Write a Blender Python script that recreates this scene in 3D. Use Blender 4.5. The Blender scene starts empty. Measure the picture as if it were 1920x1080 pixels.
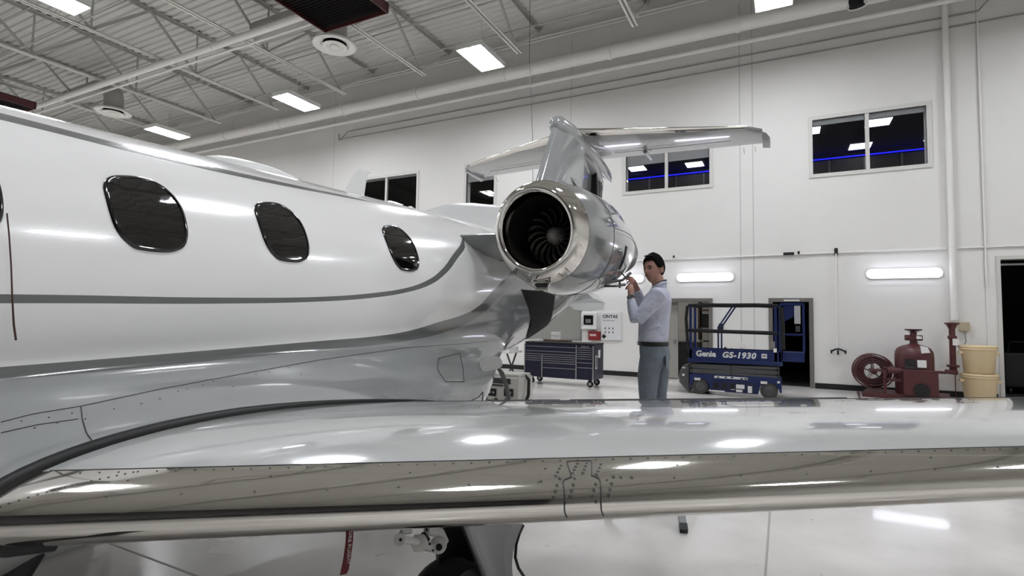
import bpy, bmesh, math, random
from mathutils import Vector, Matrix
random.seed(7)
SC = bpy.context.scene
COL = SC.collection
R = math.radians

# ------------------------------------------------------------------ camera, world, exposure
def setup_view():
    v1 = Vector((-1970, 25, 1000)).normalized(); v2 = Vector((500, 68.5, 1000)).normalized()
    ax = -v1; ay = (v2 - ax * v2.dot(ax)).normalized(); az = ax.cross(ay)
    if az.y > 0: az = -az
    m = Matrix(((ax.x, -ax.y, -ax.z, 0), (ay.x, -ay.y, -ay.z, 0), (az.x, -az.y, -az.z, 1.5), (0, 0, 0, 1)))
    cam = bpy.data.cameras.new('camera'); cam.lens = 18.75; cam.sensor_width = 36; cam.clip_start = .05; cam.clip_end = 200
    o = bpy.data.objects.new('camera', cam); COL.objects.link(o); o.matrix_world = m
    SC.camera = o
setup_view()
w = bpy.data.worlds.new('world'); SC.world = w; w.use_nodes = True
w.node_tree.nodes['Background'].inputs[0].default_value = (.75, .78, .82, 1)
w.node_tree.nodes['Background'].inputs[1].default_value = .05
SC.view_settings.view_transform = 'Standard'; SC.view_settings.look = 'None'
SC.view_settings.gamma = 1; SC.view_settings.use_curve_mapping = False
SC.view_settings.exposure = 0.0
LAMP = 82.0          # radiance of the ceiling lamp strips

# ------------------------------------------------------------------ materials
def srgb(c):
    f = lambda v: (v / 12.92 if v <= .04045 else ((v + .055) / 1.055) ** 2.4)
    return tuple(f(v / 255) for v in c) + (1,)
MATS = {}
def mat(name, c=(128, 128, 128), rough=.5, metal=0, coat=0, emit=0, noise=0, nscale=8, bump=0, bscale=40, spec=.5, ecol=None, alpha=1, detail=3):
    if name in MATS: return MATS[name]
    m = bpy.data.materials.new(name); m.use_nodes = True; nt = m.node_tree; b = nt.nodes['Principled BSDF']
    col = srgb(c); b.inputs['Base Color'].default_value = col
    b.inputs['Roughness'].default_value = rough; b.inputs['Metallic'].default_value = metal
    b.inputs['Coat Weight'].default_value = coat; b.inputs['Coat Roughness'].default_value = .04
    b.inputs['Specular IOR Level'].default_value = spec
    if emit:
        b.inputs['Emission Color'].default_value = srgb(ecol or c); b.inputs['Emission Strength'].default_value = emit
    tc = nt.nodes.new('ShaderNodeTexCoord')
    if noise:
        n = nt.nodes.new('ShaderNodeTexNoise'); n.inputs['Scale'].default_value = nscale; n.inputs['Detail'].default_value = detail
        nt.links.new(tc.outputs['Object'], n.inputs['Vector'])
        mx = nt.nodes.new('ShaderNodeMix'); mx.data_type = 'RGBA'
        mx.inputs[6].default_value = tuple(v * (1 - noise) for v in col[:3]) + (1,)
        mx.inputs[7].default_value = tuple(min(1, v * (1 + noise)) for v in col[:3]) + (1,)
        nt.links.new(n.outputs['Fac'], mx.inputs[0]); nt.links.new(mx.outputs[2], b.inputs['Base Color'])
    if bump:
        n2 = nt.nodes.new('ShaderNodeTexNoise'); n2.inputs['Scale'].default_value = bscale
        nt.links.new(tc.outputs['Object'], n2.inputs['Vector'])
        bp = nt.nodes.new('ShaderNodeBump'); bp.inputs['Strength'].default_value = bump; bp.inputs['Distance'].default_value = .01
        nt.links.new(n2.outputs['Fac'], bp.inputs['Height']); nt.links.new(bp.outputs['Normal'], b.inputs['Normal'])
    MATS[name] = m; return m

def glass_mat(name, tint=(.75, .78, .8), ior=1.5):
    m = bpy.data.materials.new(name); m.use_nodes = True; nt = m.node_tree; nt.nodes.clear()
    out = nt.nodes.new('ShaderNodeOutputMaterial'); mix = nt.nodes.new('ShaderNodeMixShader'); fr = nt.nodes.new('ShaderNodeFresnel')
    tr = nt.nodes.new('ShaderNodeBsdfTransparent'); gl = nt.nodes.new('ShaderNodeBsdfGlossy')
    ge = nt.nodes.new('ShaderNodeNewGeometry'); mr = nt.nodes.new('ShaderNodeMapRange'); mr.inputs['To Min'].default_value = ior; mr.inputs['To Max'].default_value = 1 / ior   # same reflectance from both sides of the thin pane
    nt.links.new(ge.outputs['Backfacing'], mr.inputs['Value']); nt.links.new(mr.outputs[0], fr.inputs[0]); tr.inputs[0].default_value = tint + (1,); gl.inputs['Roughness'].default_value = .01
    nt.links.new(fr.outputs[0], mix.inputs[0]); nt.links.new(tr.outputs[0], mix.inputs[1]); nt.links.new(gl.outputs[0], mix.inputs[2])
    nt.links.new(mix.outputs[0], out.inputs[0]); MATS[name] = m; return m

M_WALL = mat('wall_paint', (228, 226, 222), .6, noise=.03, nscale=1.2, bump=.05, bscale=60)
M_CEIL = mat('ceiling_paint', (206, 205, 200), .6, noise=.05, nscale=3)
M_STEEL = mat('white_painted_steel', (232, 230, 225), .45, noise=.04, nscale=4)
M_BLACK = mat('black_rubber', (18, 18, 19), .6)
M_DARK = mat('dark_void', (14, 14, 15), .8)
M_CHROME = mat('polished_aluminium', (228, 225, 219), .06, metal=1, bump=.035, bscale=5)
M_GREY = mat('silver_grey_paint', (140, 142, 143), .22, coat=1, noise=.02, nscale=2)
M_WING = mat('wing_white_paint', (188, 189, 187), .14, coat=1, noise=.02, nscale=2)
M_RED = mat('maroon_paint', (82, 40, 42), .42, noise=.12, nscale=9)
M_LAMP = mat('lamp_diffuser', (246, 249, 255), .5, emit=LAMP)
M_WLAMP = mat('wall_lamp_diffuser', (236, 238, 255), .5, emit=6)
M_FRAME = mat('door_frame_steel', (112, 108, 102), .5)
M_WHITE = mat('white_plastic', (225, 225, 222), .4)
M_ALU = mat('brushed_aluminium', (185, 186, 188), .3, metal=1)
M_TBLUE = mat('navy_lacquer', (10, 11, 46), .4, coat=.15)
M_GBLUE = mat('lift_blue_paint', (20, 36, 86), .35, noise=.1, nscale=6)
M_SCIS = mat('scissor_grey_steel', (78, 78, 80), .45, noise=.1, nscale=8)
M_PAD = mat('black_foam', (22, 22, 24), .85, bump=.4, bscale=60)
M_DGREY = mat('dark_grey', (52, 52, 54), .5)

# fuselage livery
YA, YB, ZA, ZB = -4.0, 9.5, .5, 3.0
def fus_material():
    m = bpy.data.materials.new('fuselage_livery'); m.use_nodes = True; nt = m.node_tree; b = nt.nodes['Principled BSDF']; L = nt.links
    b.inputs['Roughness'].default_value = .18; b.inputs['Coat Weight'].default_value = 1; b.inputs['Coat Roughness'].default_value = .03
    g = nt.nodes.new('ShaderNodeNewGeometry'); sp = nt.nodes.new('ShaderNodeSeparateXYZ'); L.new(g.outputs['Position'], sp.inputs[0])
    def maprange(src, a, c):
        n = nt.nodes.new('ShaderNodeMapRange'); n.inputs['From Min'].default_value = a; n.inputs['From Max'].default_value = c
        L.new(src, n.inputs['Value']); return n.outputs['Result']
    yn, zn = maprange(sp.outputs['Y'], YA, YB), maprange(sp.outputs['Z'], ZA, ZB)
    def above(pts):          # 1 where z is above the curve
        fc = nt.nodes.new('ShaderNodeFloatCurve'); c = fc.mapping.curves[0]
        q = [((y - YA) / (YB - YA), (z - ZA) / (ZB - ZA)) for y, z in pts]
        c.points[0].location = q[0]; c.points[1].location = q[-1]
        for p in q[1:-1]: c.points.new(*p)
        for p in c.points: p.handle_type = 'AUTO'
        fc.mapping.update(); L.new(yn, fc.inputs['Value'])
        mt = nt.nodes.new('ShaderNodeMath'); mt.operation = 'GREATER_THAN'; L.new(zn, mt.inputs[0]); L.new(fc.outputs[0], mt.inputs[1]); return mt.outputs[0]
    def op(o, a, c):
        mt = nt.nodes.new('ShaderNodeMath'); mt.operation = o
        for k, v in enumerate((a, c)):
            if isinstance(v, (int, float)): mt.inputs[k].default_value = v
            else: L.new(v, mt.inputs[k])
        return mt.outputs[0]
    C1 = [(-4, 1.30), (-1, 1.47), (.8, 1.553), (1.44, 1.572), (2.02, 1.602), (2.43, 1.644), (2.73, 1.691), (2.97, 1.757), (3.19, 1.86), (3.38, 1.98), (3.62, 2.11), (3.75, 2.18), (9.5, 2.5)]
    C2 = [(-4, 1.28), (-1, 1.445), (.8, 1.525), (1.44, 1.546), (2.03, 1.578), (2.43, 1.616), (2.73, 1.662), (2.98, 1.722), (3.22, 1.826), (3.44, 1.96), (3.65, 2.08), (3.75, 2.17), (9.5, 2.49)]
    B1 = [(-4, 1.20), (-1, 1.28), (.8, 1.325), (1.47, 1.348), (2.06, 1.370), (2.48, 1.386), (2.79, 1.412), (3.14, 1.471), (3.5, 1.535), (3.69, 1.589), (3.95, 1.724), (4.42, 1.939), (4.8, 2.1), (9.5, 3.0)]
    B2 = [(-4, 1.15), (-1, 1.24), (.8, 1.283), (1.47, 1.303), (2.06, 1.324), (2.47, 1.334), (2.78, 1.350), (3.15, 1.384), (3.54, 1.455), (3.83, 1.548), (4.06, 1.672), (4.46, 1.852), (4.85, 2.0), (9.5, 2.95)]
    K1 = [(-4, 1.6), (-2, 2.0), (-1, 2.15), (.84, 2.212), (1.37, 2.213), (1.93, 2.237), (2.31, 2.264), (2.71, 2.29), (2.83, 2.292), (9.5, 2.4)]
    K2 = [(-4, 1.57), (-2, 1.96), (-1, 2.10), (.84, 2.172), (1.35, 2.178), (1.89, 2.205), (2.28, 2.238), (2.67, 2.276), (2.83, 2.292), (9.5, 2.4)]
    band = lambda a, c: op('MULTIPLY', op('SUBTRACT', 1.0, above(a)), above(c))
    stripes = op('MAXIMUM', band(C1, C2), band(B1, B2)); stripes = op('MAXIMUM', stripes, band(K1, K2))
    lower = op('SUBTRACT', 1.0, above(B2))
    def mixc(f, a, c):
        x = nt.nodes.new('ShaderNodeMix'); x.data_type = 'RGBA'; L.new(f, x.inputs[0])
        if isinstance(a, tuple): x.inputs[6].default_value = a
        else: L.new(a, x.inputs[6])
        x.inputs[7].default_value = c; return x.outputs[2]
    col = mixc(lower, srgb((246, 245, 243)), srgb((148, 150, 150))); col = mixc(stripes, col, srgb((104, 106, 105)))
    L.new(col, b.inputs['Base Color']); MATS['fus'] = m; return m
M_FUS = fus_material()

# ------------------------------------------------------------------ mesh helpers
class MB:
    def __init__(s): s.v = []; s.f = []
    def add(s, vs, fs):
        n = len(s.v); s.v += [tuple(p) for p in vs]; s.f += [tuple(i + n for i in q) for q in fs]; return s
    def box(s, x0, x1, y0, y1, z0, z1):
        return s.add([(x0, y0, z0), (x1, y0, z0), (x1, y1, z0), (x0, y1, z0), (x0, y0, z1), (x1, y0, z1), (x1, y1, z1), (x0, y1, z1)],
                     [(0, 3, 2, 1), (4, 5, 6, 7), (0, 1, 5, 4), (1, 2, 6, 5), (2, 3, 7, 6), (3, 0, 4, 7)])
    def bar(s, p, q, w, h=None, up=(0, 0, 1)):
        h = h or w; p = Vector(p); q = Vector(q); d = (q - p).normalized(); u = Vector(up)
        if abs(d.dot(u)) > .98: u = Vector((0, 1, 0))
        a = d.cross(u).normalized() * w / 2; b = d.cross(a).normalized() * h / 2
        vs = [p + a + b, p - a + b, p - a - b, p + a - b, q + a + b, q - a + b, q - a - b, q + a - b]
        return s.add(vs, [(0, 1, 2, 3), (7, 6, 5, 4), (0, 4, 5, 1), (1, 5, 6, 2), (2, 6, 7, 3), (3, 7, 4, 0)])
    def tube(s, pts, r, n=10, closed=False, cap=True, ry=None):
        pts = [Vector(p) for p in pts]; rs = r if isinstance(r, (list, tuple)) else [r] * len(pts)
        N = len(pts); prev = None; rings = []
        for i, p in enumerate(pts):
            if closed: d = pts[(i + 1) % N] - pts[i - 1]
            else: d = pts[min(i + 1, N - 1)] - pts[max(i - 1, 0)]
            d.normalize()
            if prev is None:
                u = Vector((0, 0, 1)) if abs(d.z) < .9 else Vector((1, 0, 0)); a = d.cross(u).normalized()
            else:
                a = (prev - d * prev.dot(d))
                a = a.normalized() if a.length > 1e-6 else prev
            prev = a; b = d.cross(a)
            rings.append([p + a * rs[i] * math.cos(2 * math.pi * k / n) + b * (rs[i] * (ry or 1)) * math.sin(2 * math.pi * k / n) for k in range(n)])
        vs = [q for rg in rings for q in rg]; fs = []
        for i in range(N if closed else N - 1):
            j = (i + 1) % N
            for k in range(n): fs.append((i * n + k, i * n + (k + 1) % n, j * n + (k + 1) % n, j * n + k))
        if cap and not closed: fs += [tuple(range(n))[::-1], tuple((N - 1) * n + k for k in range(n))]
        return s.add(vs, fs)
    def cyl(s, p, q, r, n=20, r2=None): return s.tube([p, q], [r, r2 if r2 is not None else r], n)
    def lathe(s, prof, c=(0, 0, 0), axis='z', n=32):
        """prof: list of (r, h) along the axis"""
        vs = []
        for r, h in prof:
            for k in range(n):
                a = 2 * math.pi * k / n; x, y = r * math.cos(a), r * math.sin(a)
                p = {'z': (x, y, h), 'y': (x, h, y), 'x': (h, x, y)}[axis]; vs.append((p[0] + c[0], p[1] + c[1], p[2] + c[2]))
        fs = []
        for i in range(len(prof) - 1):
            for k in range(n): fs.append((i * n + k, i * n + (k + 1) % n, (i + 1) * n + (k + 1) % n, (i + 1) * n + k))
        fs.append(tuple(range(n))[::-1]); fs.append(tuple((len(prof) - 1) * n + k for k in range(n)))
        return s.add(vs, fs)
    def grid(s, rows, close_u=False):
        n = len(rows[0]); vs = [p for r in rows for p in r]; fs = []
        for i in range(len(rows) - 1):
            for k in range(n if close_u else n - 1): fs.append((i * n + k, i * n + (k + 1) % n, (i + 1) * n + (k + 1) % n, (i + 1) * n + k))
        return s.add(vs, fs)
    def loft(s, rows):
        s.grid(rows, True); n = len(rows[0]); b = len(s.v) - n * len(rows)
        s.f.append(tuple(b + k for k in range(n))[::-1]); s.f.append(tuple(b + (len(rows) - 1) * n + k for k in range(n))); return s
    def prism(s, poly, d):
        """poly: list of 3D points, d: extrusion vector"""
        d = Vector(d); n = len(poly); vs = [Vector(p) for p in poly] + [Vector(p) + d for p in poly]
        return s.add(vs, [tuple(range(n))[::-1], tuple(range(n, 2 * n))] + [(k, (k + 1) % n, n + (k + 1) % n, n + k) for k in range(n)])
    def xform(s, m):
        s.v = [tuple(m @ Vector(p)) for p in s.v]; return s
    def build(s, name, m, parent=None, smooth=False, bevel=0, label=None, normals=True, sharp=40):
        me = bpy.data.meshes.new(name); me.from_pydata(s.v, [], s.f)
        if normals:
            bm = bmesh.new(); bm.from_mesh(me); bmesh.ops.recalc_face_normals(bm, faces=bm.faces); bm.to_mesh(me); bm.free()
        for mm in (m if isinstance(m, (list, tuple)) else [m]): me.materials.append(mm)
        o = bpy.data.objects.new(name, me); COL.objects.link(o)
        if smooth:
            for p in me.polygons: p.use_smooth = True
            try: me.set_sharp_from_angle(angle=R(sharp))
            except Exception: pass
        if bevel:
            b = o.modifiers.new('bevel', 'BEVEL'); b.width = bevel; b.segments = 2; b.limit_method = 'ANGLE'; b.angle_limit = R(50)
        if parent is not None: attach(o, parent)
        if label: o['label'] = label
        return o
def attach(o, parent):
    o.parent = parent; o.matrix_parent_inverse = WM(parent).inverted()
def WM(o):
    m = Matrix.LocRotScale(o.location, o.rotation_euler, o.scale)
    return (WM(o.parent) @ o.matrix_parent_inverse @ m) if o.parent else m
def thing(name, label, cat, loc=(0, 0, 0), group=None):
    o = bpy.data.objects.new(name, None); COL.objects.link(o); o.location = loc; o['label'] = label; o['category'] = cat
    o.empty_display_size = .1
    if group: o['group'] = group
    return o
def tag(o, label, cat, group=None):
    o['label'] = label; o['category'] = cat
    if group: o['group'] = group
    return o
def struct(o):
    o['kind'] = 'structure'; return o
def copy_tree(o, parent=None, delta=None):
    c = o.copy(); COL.objects.link(c)
    if parent is not None:
        mi = o.matrix_parent_inverse.copy(); c.parent = parent; c.matrix_parent_inverse = mi
    for ch in list(o.children): copy_tree(ch, c)
    return c
def text_obj(name, s, size, m, mw, parent=None, extrude=.001, bold=0, shear=0, align='LEFT', space=1.0, label=None):
    cu = bpy.data.curves.new(name, 'FONT'); cu.body = s; cu.size = size; cu.extrude = extrude; cu.offset = bold; cu.shear = shear
    cu.align_x = align; cu.space_character = space; cu.resolution_u = 3
    t = bpy.data.objects.new('tmp', cu); COL.objects.link(t)
    me = bpy.data.meshes.new_from_object(t.evaluated_get(bpy.context.evaluated_depsgraph_get()))
    bpy.data.objects.remove(t); bpy.data.curves.remove(cu)
    me.materials.clear(); me.materials.append(m); me.transform(mw); me.name = name
    o = bpy.data.objects.new(name, me); COL.objects.link(o)
    if parent is not None: attach(o, parent)
    if label: o['label'] = label
    return o
FACE_S = lambda x, y, z: Matrix.Translation((x, y, z)) @ Matrix.Rotation(R(90), 4, 'X')   # text facing -Y

# ================================================================== THE SETTING
WY = 14.7
# floor
def floor_mat():
    m = mat('floor_epoxy', (205, 201, 195), .2, coat=.3); nt = m.node_tree; b = nt.nodes['Principled BSDF']; L = nt.links
    g = nt.nodes.new('ShaderNodeNewGeometry')
    n1 = nt.nodes.new('ShaderNodeTexNoise'); n1.inputs['Scale'].default_value = .7; n1.inputs['Detail'].default_value = 6; L.new(g.outputs['Position'], n1.inputs['Vector'])
    n2 = nt.nodes.new('ShaderNodeTexNoise'); n2.inputs['Scale'].default_value = 9; n2.inputs['Detail'].default_value = 8; L.new(g.outputs['Position'], n2.inputs['Vector'])
    r1 = nt.nodes.new('ShaderNodeValToRGB'); r1.color_ramp.elements[0].position = .3; r1.color_ramp.elements[0].color = srgb((200, 196, 191)); r1.color_ramp.elements[1].position = .65; r1.color_ramp.elements[1].color = srgb((236, 232, 227))
    L.new(n1.outputs['Fac'], r1.inputs[0])
    r2 = nt.nodes.new('ShaderNodeValToRGB'); r2.color_ramp.elements[0].position = .25; r2.color_ramp.elements[0].color = (.6, .58, .56, 1); r2.color_ramp.elements[1].position = .33; r2.color_ramp.elements[1].color = (1, 1, 1, 1)
    L.new(n2.outputs['Fac'], r2.inputs[0])
    mx = nt.nodes.new('ShaderNodeMix'); mx.data_type = 'RGBA'; mx.blend_type = 'MULTIPLY'; mx.inputs[0].default_value = .8
    L.new(r1.outputs[0], mx.inputs[6]); L.new(r2.outputs[0], mx.inputs[7]); L.new(mx.outputs[2], b.inputs['Base Color'])
    mr = nt.nodes.new('ShaderNodeMapRange'); mr.inputs['To Min'].default_value = .14; mr.inputs['To Max'].default_value = .34; L.new(n1.outputs['Fac'], mr.inputs['Value']); L.new(mr.outputs[0], b.inputs['Roughness'])
    return m
M_FLOOR = floor_mat()
XL, XR, YF = -31.0, 13.0, -17.0
FL = struct(MB().box(XL, XR, YF, WY + 8, -.2, 0).build('floor', M_FLOOR))
# control joints sawn in the concrete floor, faint
M_JOINT = mat('floor_joint', (170, 165, 158), .5)
jb = MB()
for x in range(-30, 13, 5): jb.box(x - .12, x - .105, YF, WY, 0, .0012)
for y in range(-15, 15, 5): jb.box(XL, XR, y + 2.0, y + 2.015, 0, .0011)
j = jb.build('floor_joint', M_JOINT, FL)

# back wall with openings
HOLES = [(.69, 2.93, 5.16, 6.5), (-3.92, -1.69, 5.16, 6.5), (-9.22, -8.18, 5.16, 6.5), (-13.95, -11.24, 5.16, 6.5),   # windows
         (-3.35, -1.70, 0, 2.08), (-.25, .58, 0, 2.08), (4.09, 7.6, 0, 2.98)]                                          # doors
GROOVE = [(-.955, -.935), (-.655, -.635), (3.845, 3.86), (-5.6, -5.585), (-15.2, -15.185)]
ZT = 10.62
xs = sorted({XL, XR} | {v for h in HOLES for v in h[:2]} | {v for g in GROOVE for v in g}); zs = sorted({0, ZT} | {v for h in HOLES for v in h[2:]})
wb = MB()
for a, b_ in zip(xs, xs[1:]):
    gr = any(abs(a - g[0]) < 1e-6 for g in GROOVE)
    for c_, d_ in zip(zs, zs[1:]):
        cx, cz = (a + b_) / 2, (c_ + d_) / 2
        if any(h[0] < cx < h[1] and h[2] < cz < h[3] for h in HOLES): continue
        wb.box(a, b_, WY + (.012 if gr else 0), WY + .25, c_, d_)
WB = struct(wb.build('wall_back', M_WALL))
M_SEAL = mat('joint_sealant', (200, 199, 195), .7)
for g_ in GROOVE[:2] + GROOVE[3:]: MB().box(g_[0] - .004, g_[1] + .004, WY - .002, WY + .01, .13, 9.9).build('panel_joint', M_SEAL, WB)
for nm, bx in (('wall_left', (XL - .3, XL, YF, WY, 0, ZT)), ('wall_right', (XR, XR + .3, YF, WY, 0, ZT))):
    struct(MB().box(*bx).build(nm, M_WALL))
# the big hangar door in ribbed panels behind the camera
M_HDOOR = mat('hangar_door_paint', (84, 84, 86), .5)
wf = struct(MB().box(XL, XR, YF - .3, YF, 0, ZT).build('wall_front', M_HDOOR))
for i in range(8):
    x0 = XL + 1 + i * 5.3
    MB().box(x0, x0 + 5.15, YF, YF + .12, 0, 8.2).build('door_leaf', M_HDOOR, wf)
    MB().box(x0 + .25, x0 + 4.9, YF + .12, YF + .14, 1.2, 2.2).build('door_window', mat('night_glass', (16, 18, 22), .05), wf)
# baseboard pieces between doors
bb = MB()
for a, b_ in ((XL, -3.43), (-1.62, -.33), (.66, 4.0), (7.7, XR)): bb.box(a, b_, WY - .02, WY, 0, .13)
struct(bb.build('baseboard_back', mat('black_vinyl', (16, 16, 17), .5)))

# ceiling deck, fluted along X
cd = MB(); rows = []; p = YF; prof = []
while p < WY + .3:
    prof += [(p, 10.55), (p + .085, 10.55), (p + .11, 10.6), (p + .205, 10.6), (p + .23, 10.55)]; p += .235
cd.grid([[(XL, y, z) for y, z in prof], [(XR, y, z) for y, z in prof]])
cd.box(XL, XR, YF, WY + .3, 10.66, 10.8)
CE = struct(cd.build('ceiling', M_CEIL, normals=False))
# roof joists: chords and web bars
M_JOIST = mat('joist_paint', (222, 220, 214), .5)
M_WEB = mat('joist_web_paint', (176, 175, 170), .5)
def joist(x, y0=-16.8, y1=13.35):
    g = bpy.data.objects.new('roof_joist', None); COL.objects.link(g); g.location = (x, 0, 9.15); attach(g, CE)
    b = MB()
    for s in (-1, 1): b.box(x + s * .045 - .035, x + s * .045 + .035, y0, y1, 9.15, 9.165); b.box(x + s * .018 - .006, x + s * .018 + .006, y0, y1, 9.15, 9.22)
    b.build('bottom_chord', M_JOIST, g)
    b = MB()
    for s in (-1, 1): b.box(x + s * .05 - .04, x + s * .05 + .04, y0, WY, 10.53, 10.545); b.box(x + s * .02 - .006, x + s * .02 + .006, y0, WY, 10.46, 10.54)
    b.build('top_chord', M_WEB, g)
    step = 2.9; y = 13.1; k = 0
    while y > -4.5:
        b = MB(); b.bar((x, y, 9.19), (x, y - step / 2, 10.49), .06); b.build('web_bar', M_WEB, g)
        b = MB(); b.bar((x, y - step, 9.19), (x, y - step / 2, 10.49), .08 if k % 2 else .055); b.build('web_bar', M_WEB, g)
        b = MB(); b.bar((x, y - step, 9.19), (x, y - step, 10.49), .04); b.build('web_bar', M_WEB, g)
        y -= step; k += 1
    b = MB(); b.bar((x, 13.1, 9.19), (x, 14.6, 10.49), .045); b.build('web_bar', M_JOIST, g)
for k in range(-2, 9):
    joist(-3.34 * k)
# cross bridging angles along X
for y in (10.9, 12.3, 7.0, 3.2):
    MB().bar((XL, y, 9.22), (XR, y, 9.22), .03, .03).build('bridging_bar', M_WEB, CE)
    MB().bar((XL, y + .05, 10.44), (XR, y + .05, 10.44), .03, .03).build('bridging_bar', M_WEB, CE)
# diagonal kickers
for (x, y) in ((-16.7, 6.5), (-20, 5.2), (-13.4, 4.8), (-16.7, 3.0)):
    MB().cyl((x, y, 9.2), (x + 2.6, y + .2, 10.5), .035, 8).build('kicker_brace', M_JOIST, CE)

# pipes
def pipe(label, pts, r, m=M_STEEL, name='pipe', couplers=0, n=14, hang=0):
    t = thing(name, label, 'pipe', pts[0]); MB().tube(pts, r, n).build('run', m, t, smooth=True)
    if couplers:
        a, b = Vector(pts[0]), Vector(pts[-1]); L = (b - a).length; k = int(L / couplers); d = (b - a).normalized()
        for i in range(1, k):
            c = a + d * (i * couplers); MB().cyl(c - d * .05, c + d * .05, r * 1.12, n).build('coupling', m, t, smooth=True)
            if hang: MB().cyl(c + Vector((.4, 0, r)), c + Vector((.4, 0, r + hang)), .012, 6).build('hanger_rod', m, t)
    return t
pipe('large white insulated round pipe running along the top of the back wall', [(XL, 14.25, 9.1), (XR, 14.25, 9.1)], .19, couplers=3.34, hang=.35, n=20)
pipe('thinner white sprinkler pipe below the large pipe on back wall', [(XL, 14.48, 8.72), (XR, 14.48, 8.72)], .06, couplers=2.6, hang=.08)
pipe('thick white pipe hung across under the roof joists, nearer the hangar middle', [(XL, 9.1, 9.0), (XR, 9.1, 9.0)], .095, couplers=4.2)
pipe('thin white pipe running just beside the thick pipe under the joists', [(XL, 9.42, 8.98), (XR, 9.42, 8.98)], .035)
pipe('upper thin conduit tucked under the deck edge at the back wall', [(XL, 14.55, 10.2), (XR, 14.55, 10.2)], .035)
pipe('second thin conduit tucked under the deck edge, sagging cables beside it', [(XL, 14.5, 10.08), (XR, 14.5, 10.08)], .025)
t = pipe('pair of thin grey conduits across the back wall above the windows', [(-14.9, 14.678, 8.18), (-14.5, 14.678, 8.45), (3.9, 14.678, 8.45), (4.15, 14.678, 8.75), (XR, 14.678, 8.75)], .016, mat('conduit_grey', (150, 149, 145), .5))
MB().tube([(-14.95, 14.678, 8.42), (-14.95, 14.678, 8.2), (XR, 14.678, 8.2)], .016, 10).build('run', MATS['conduit_grey'], t, smooth=True)
pipe('thin white air line running along back wall at head height over the doors', [(-3.6, 14.67, 3.2), (3.2, 14.67, 3.23)], .02)
pipe('short length of white air line right of the vertical drain pipe', [(3.42, 14.672, 3.23), (XR, 14.672, 3.25)], .018)
pipe('thin vertical conduit on the back wall right of the white drain pipe', [(3.87, 14.66, 8.2), (3.87, 14.66, 2.35)], .016)
pipe('fat vertical white drain pipe on back wall above the red riser', [(3.3, 14.615, 9.9), (3.3, 14.615, 1.66)], .058)
# dark capped pipe end poking down at the top of the frame
t = thing('roof_drain', 'dark open pipe end with pale collar by the sprinkler pipe', 'pipe', (1.6, 14.3, 8.95))
MB().tube([(1.55, 14.0, 9.6), (1.6, 14.15, 8.85)], .16, 20).build('barrel', M_DARK, t, smooth=True)
MB().tube([(1.61, 14.2, 8.95), (1.613, 14.21, 8.87)], .2, 20).build('collar', M_STEEL, t, smooth=True)
# hanging cable
tag(MB().tube([(-5.74, 12, 10.58), (-5.72, 12, 8.2), (-5.6, 12, 6.2), (-5.55, 12, 4.2)], .006, 6).build('hanging_cable', M_DGREY), 'thin dark cable hanging straight down from the roof behind the tail', 'cable')

# ceiling lamps
def lamp(x, y):
    t = bpy.data.objects.new('ceiling_lamp', None); COL.objects.link(t); t.location = (x, y, 8.15)
    MB().box(x - .36, x + .36, y - .64, y + .64, 8.17, 8.27).build('housing', M_WHITE, t, bevel=.01)
    for s in (-1, 1): MB().box(x + s * .18 - .12, x + s * .18 + .12, y - .6, y + .6, 8.155, 8.17).build('diffuser', M_LAMP, t)
    for bx in ((x - .36, x - .345, y - .64, y + .64), (x + .345, x + .36, y - .64, y + .64), (x - .36, x + .36, y - .64, y - .625), (x - .36, x + .36, y + .625, y + .64)): MB().box(bx[0], bx[1], bx[2], bx[3], 8.135, 8.17).build('light_cutoff_skirt', M_WHITE, t)  # added skirt that keeps the diffusers' sideways light off the upper wall
    MB().cyl((x, y, 8.27), (x, y, 9.16), .01, 6).build('hanger', M_JOIST, t)
    return t
L0 = lamp(-6.8, 11.4)
LAMPS = {(-6.8, 11.4): L0}
LBL = {(-6.8, 11.4): 'twin-strip ceiling lamp by the wall, right of the dark red heater', (-13.45, 11.4): 'twin-strip ceiling lamp just left of the round ceiling diffuser, by the wall pipe',
       (-20.15, 11.4): 'twin-strip ceiling lamp lowest and farthest, just above the aeroplane roof', (-.1, 11.5): 'twin-strip ceiling lamp cut by the top edge above the wall panel joint',
       (-13.75, 5.2): 'largest twin-strip ceiling lamp in the top left corner'}
for x in (-26.8, -20.15, -13.45, -6.8, -.1, 6.6):
    for y in (11.4, 5.3, -.6):
        yy = 11.5 if (x == -.1 and y == 11.4) else (5.2 if y == 5.3 and x == -13.45 else y); xx = -13.75 if (x == -13.45 and y == 5.3) else x
        key = (xx, yy)
        if key not in LAMPS:
            c = copy_tree(L0); c.location = (xx, yy, 8.15); LAMPS[key] = c
for k, c in LAMPS.items():
    if k in LBL: tag(c, LBL[k], 'ceiling lamp', 'ceiling lamps in the hangar')
    else: tag(c, 'twin-strip ceiling lamp hung from the roof out of the frame', 'ceiling lamp', 'ceiling lamps outside the frame')

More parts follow.
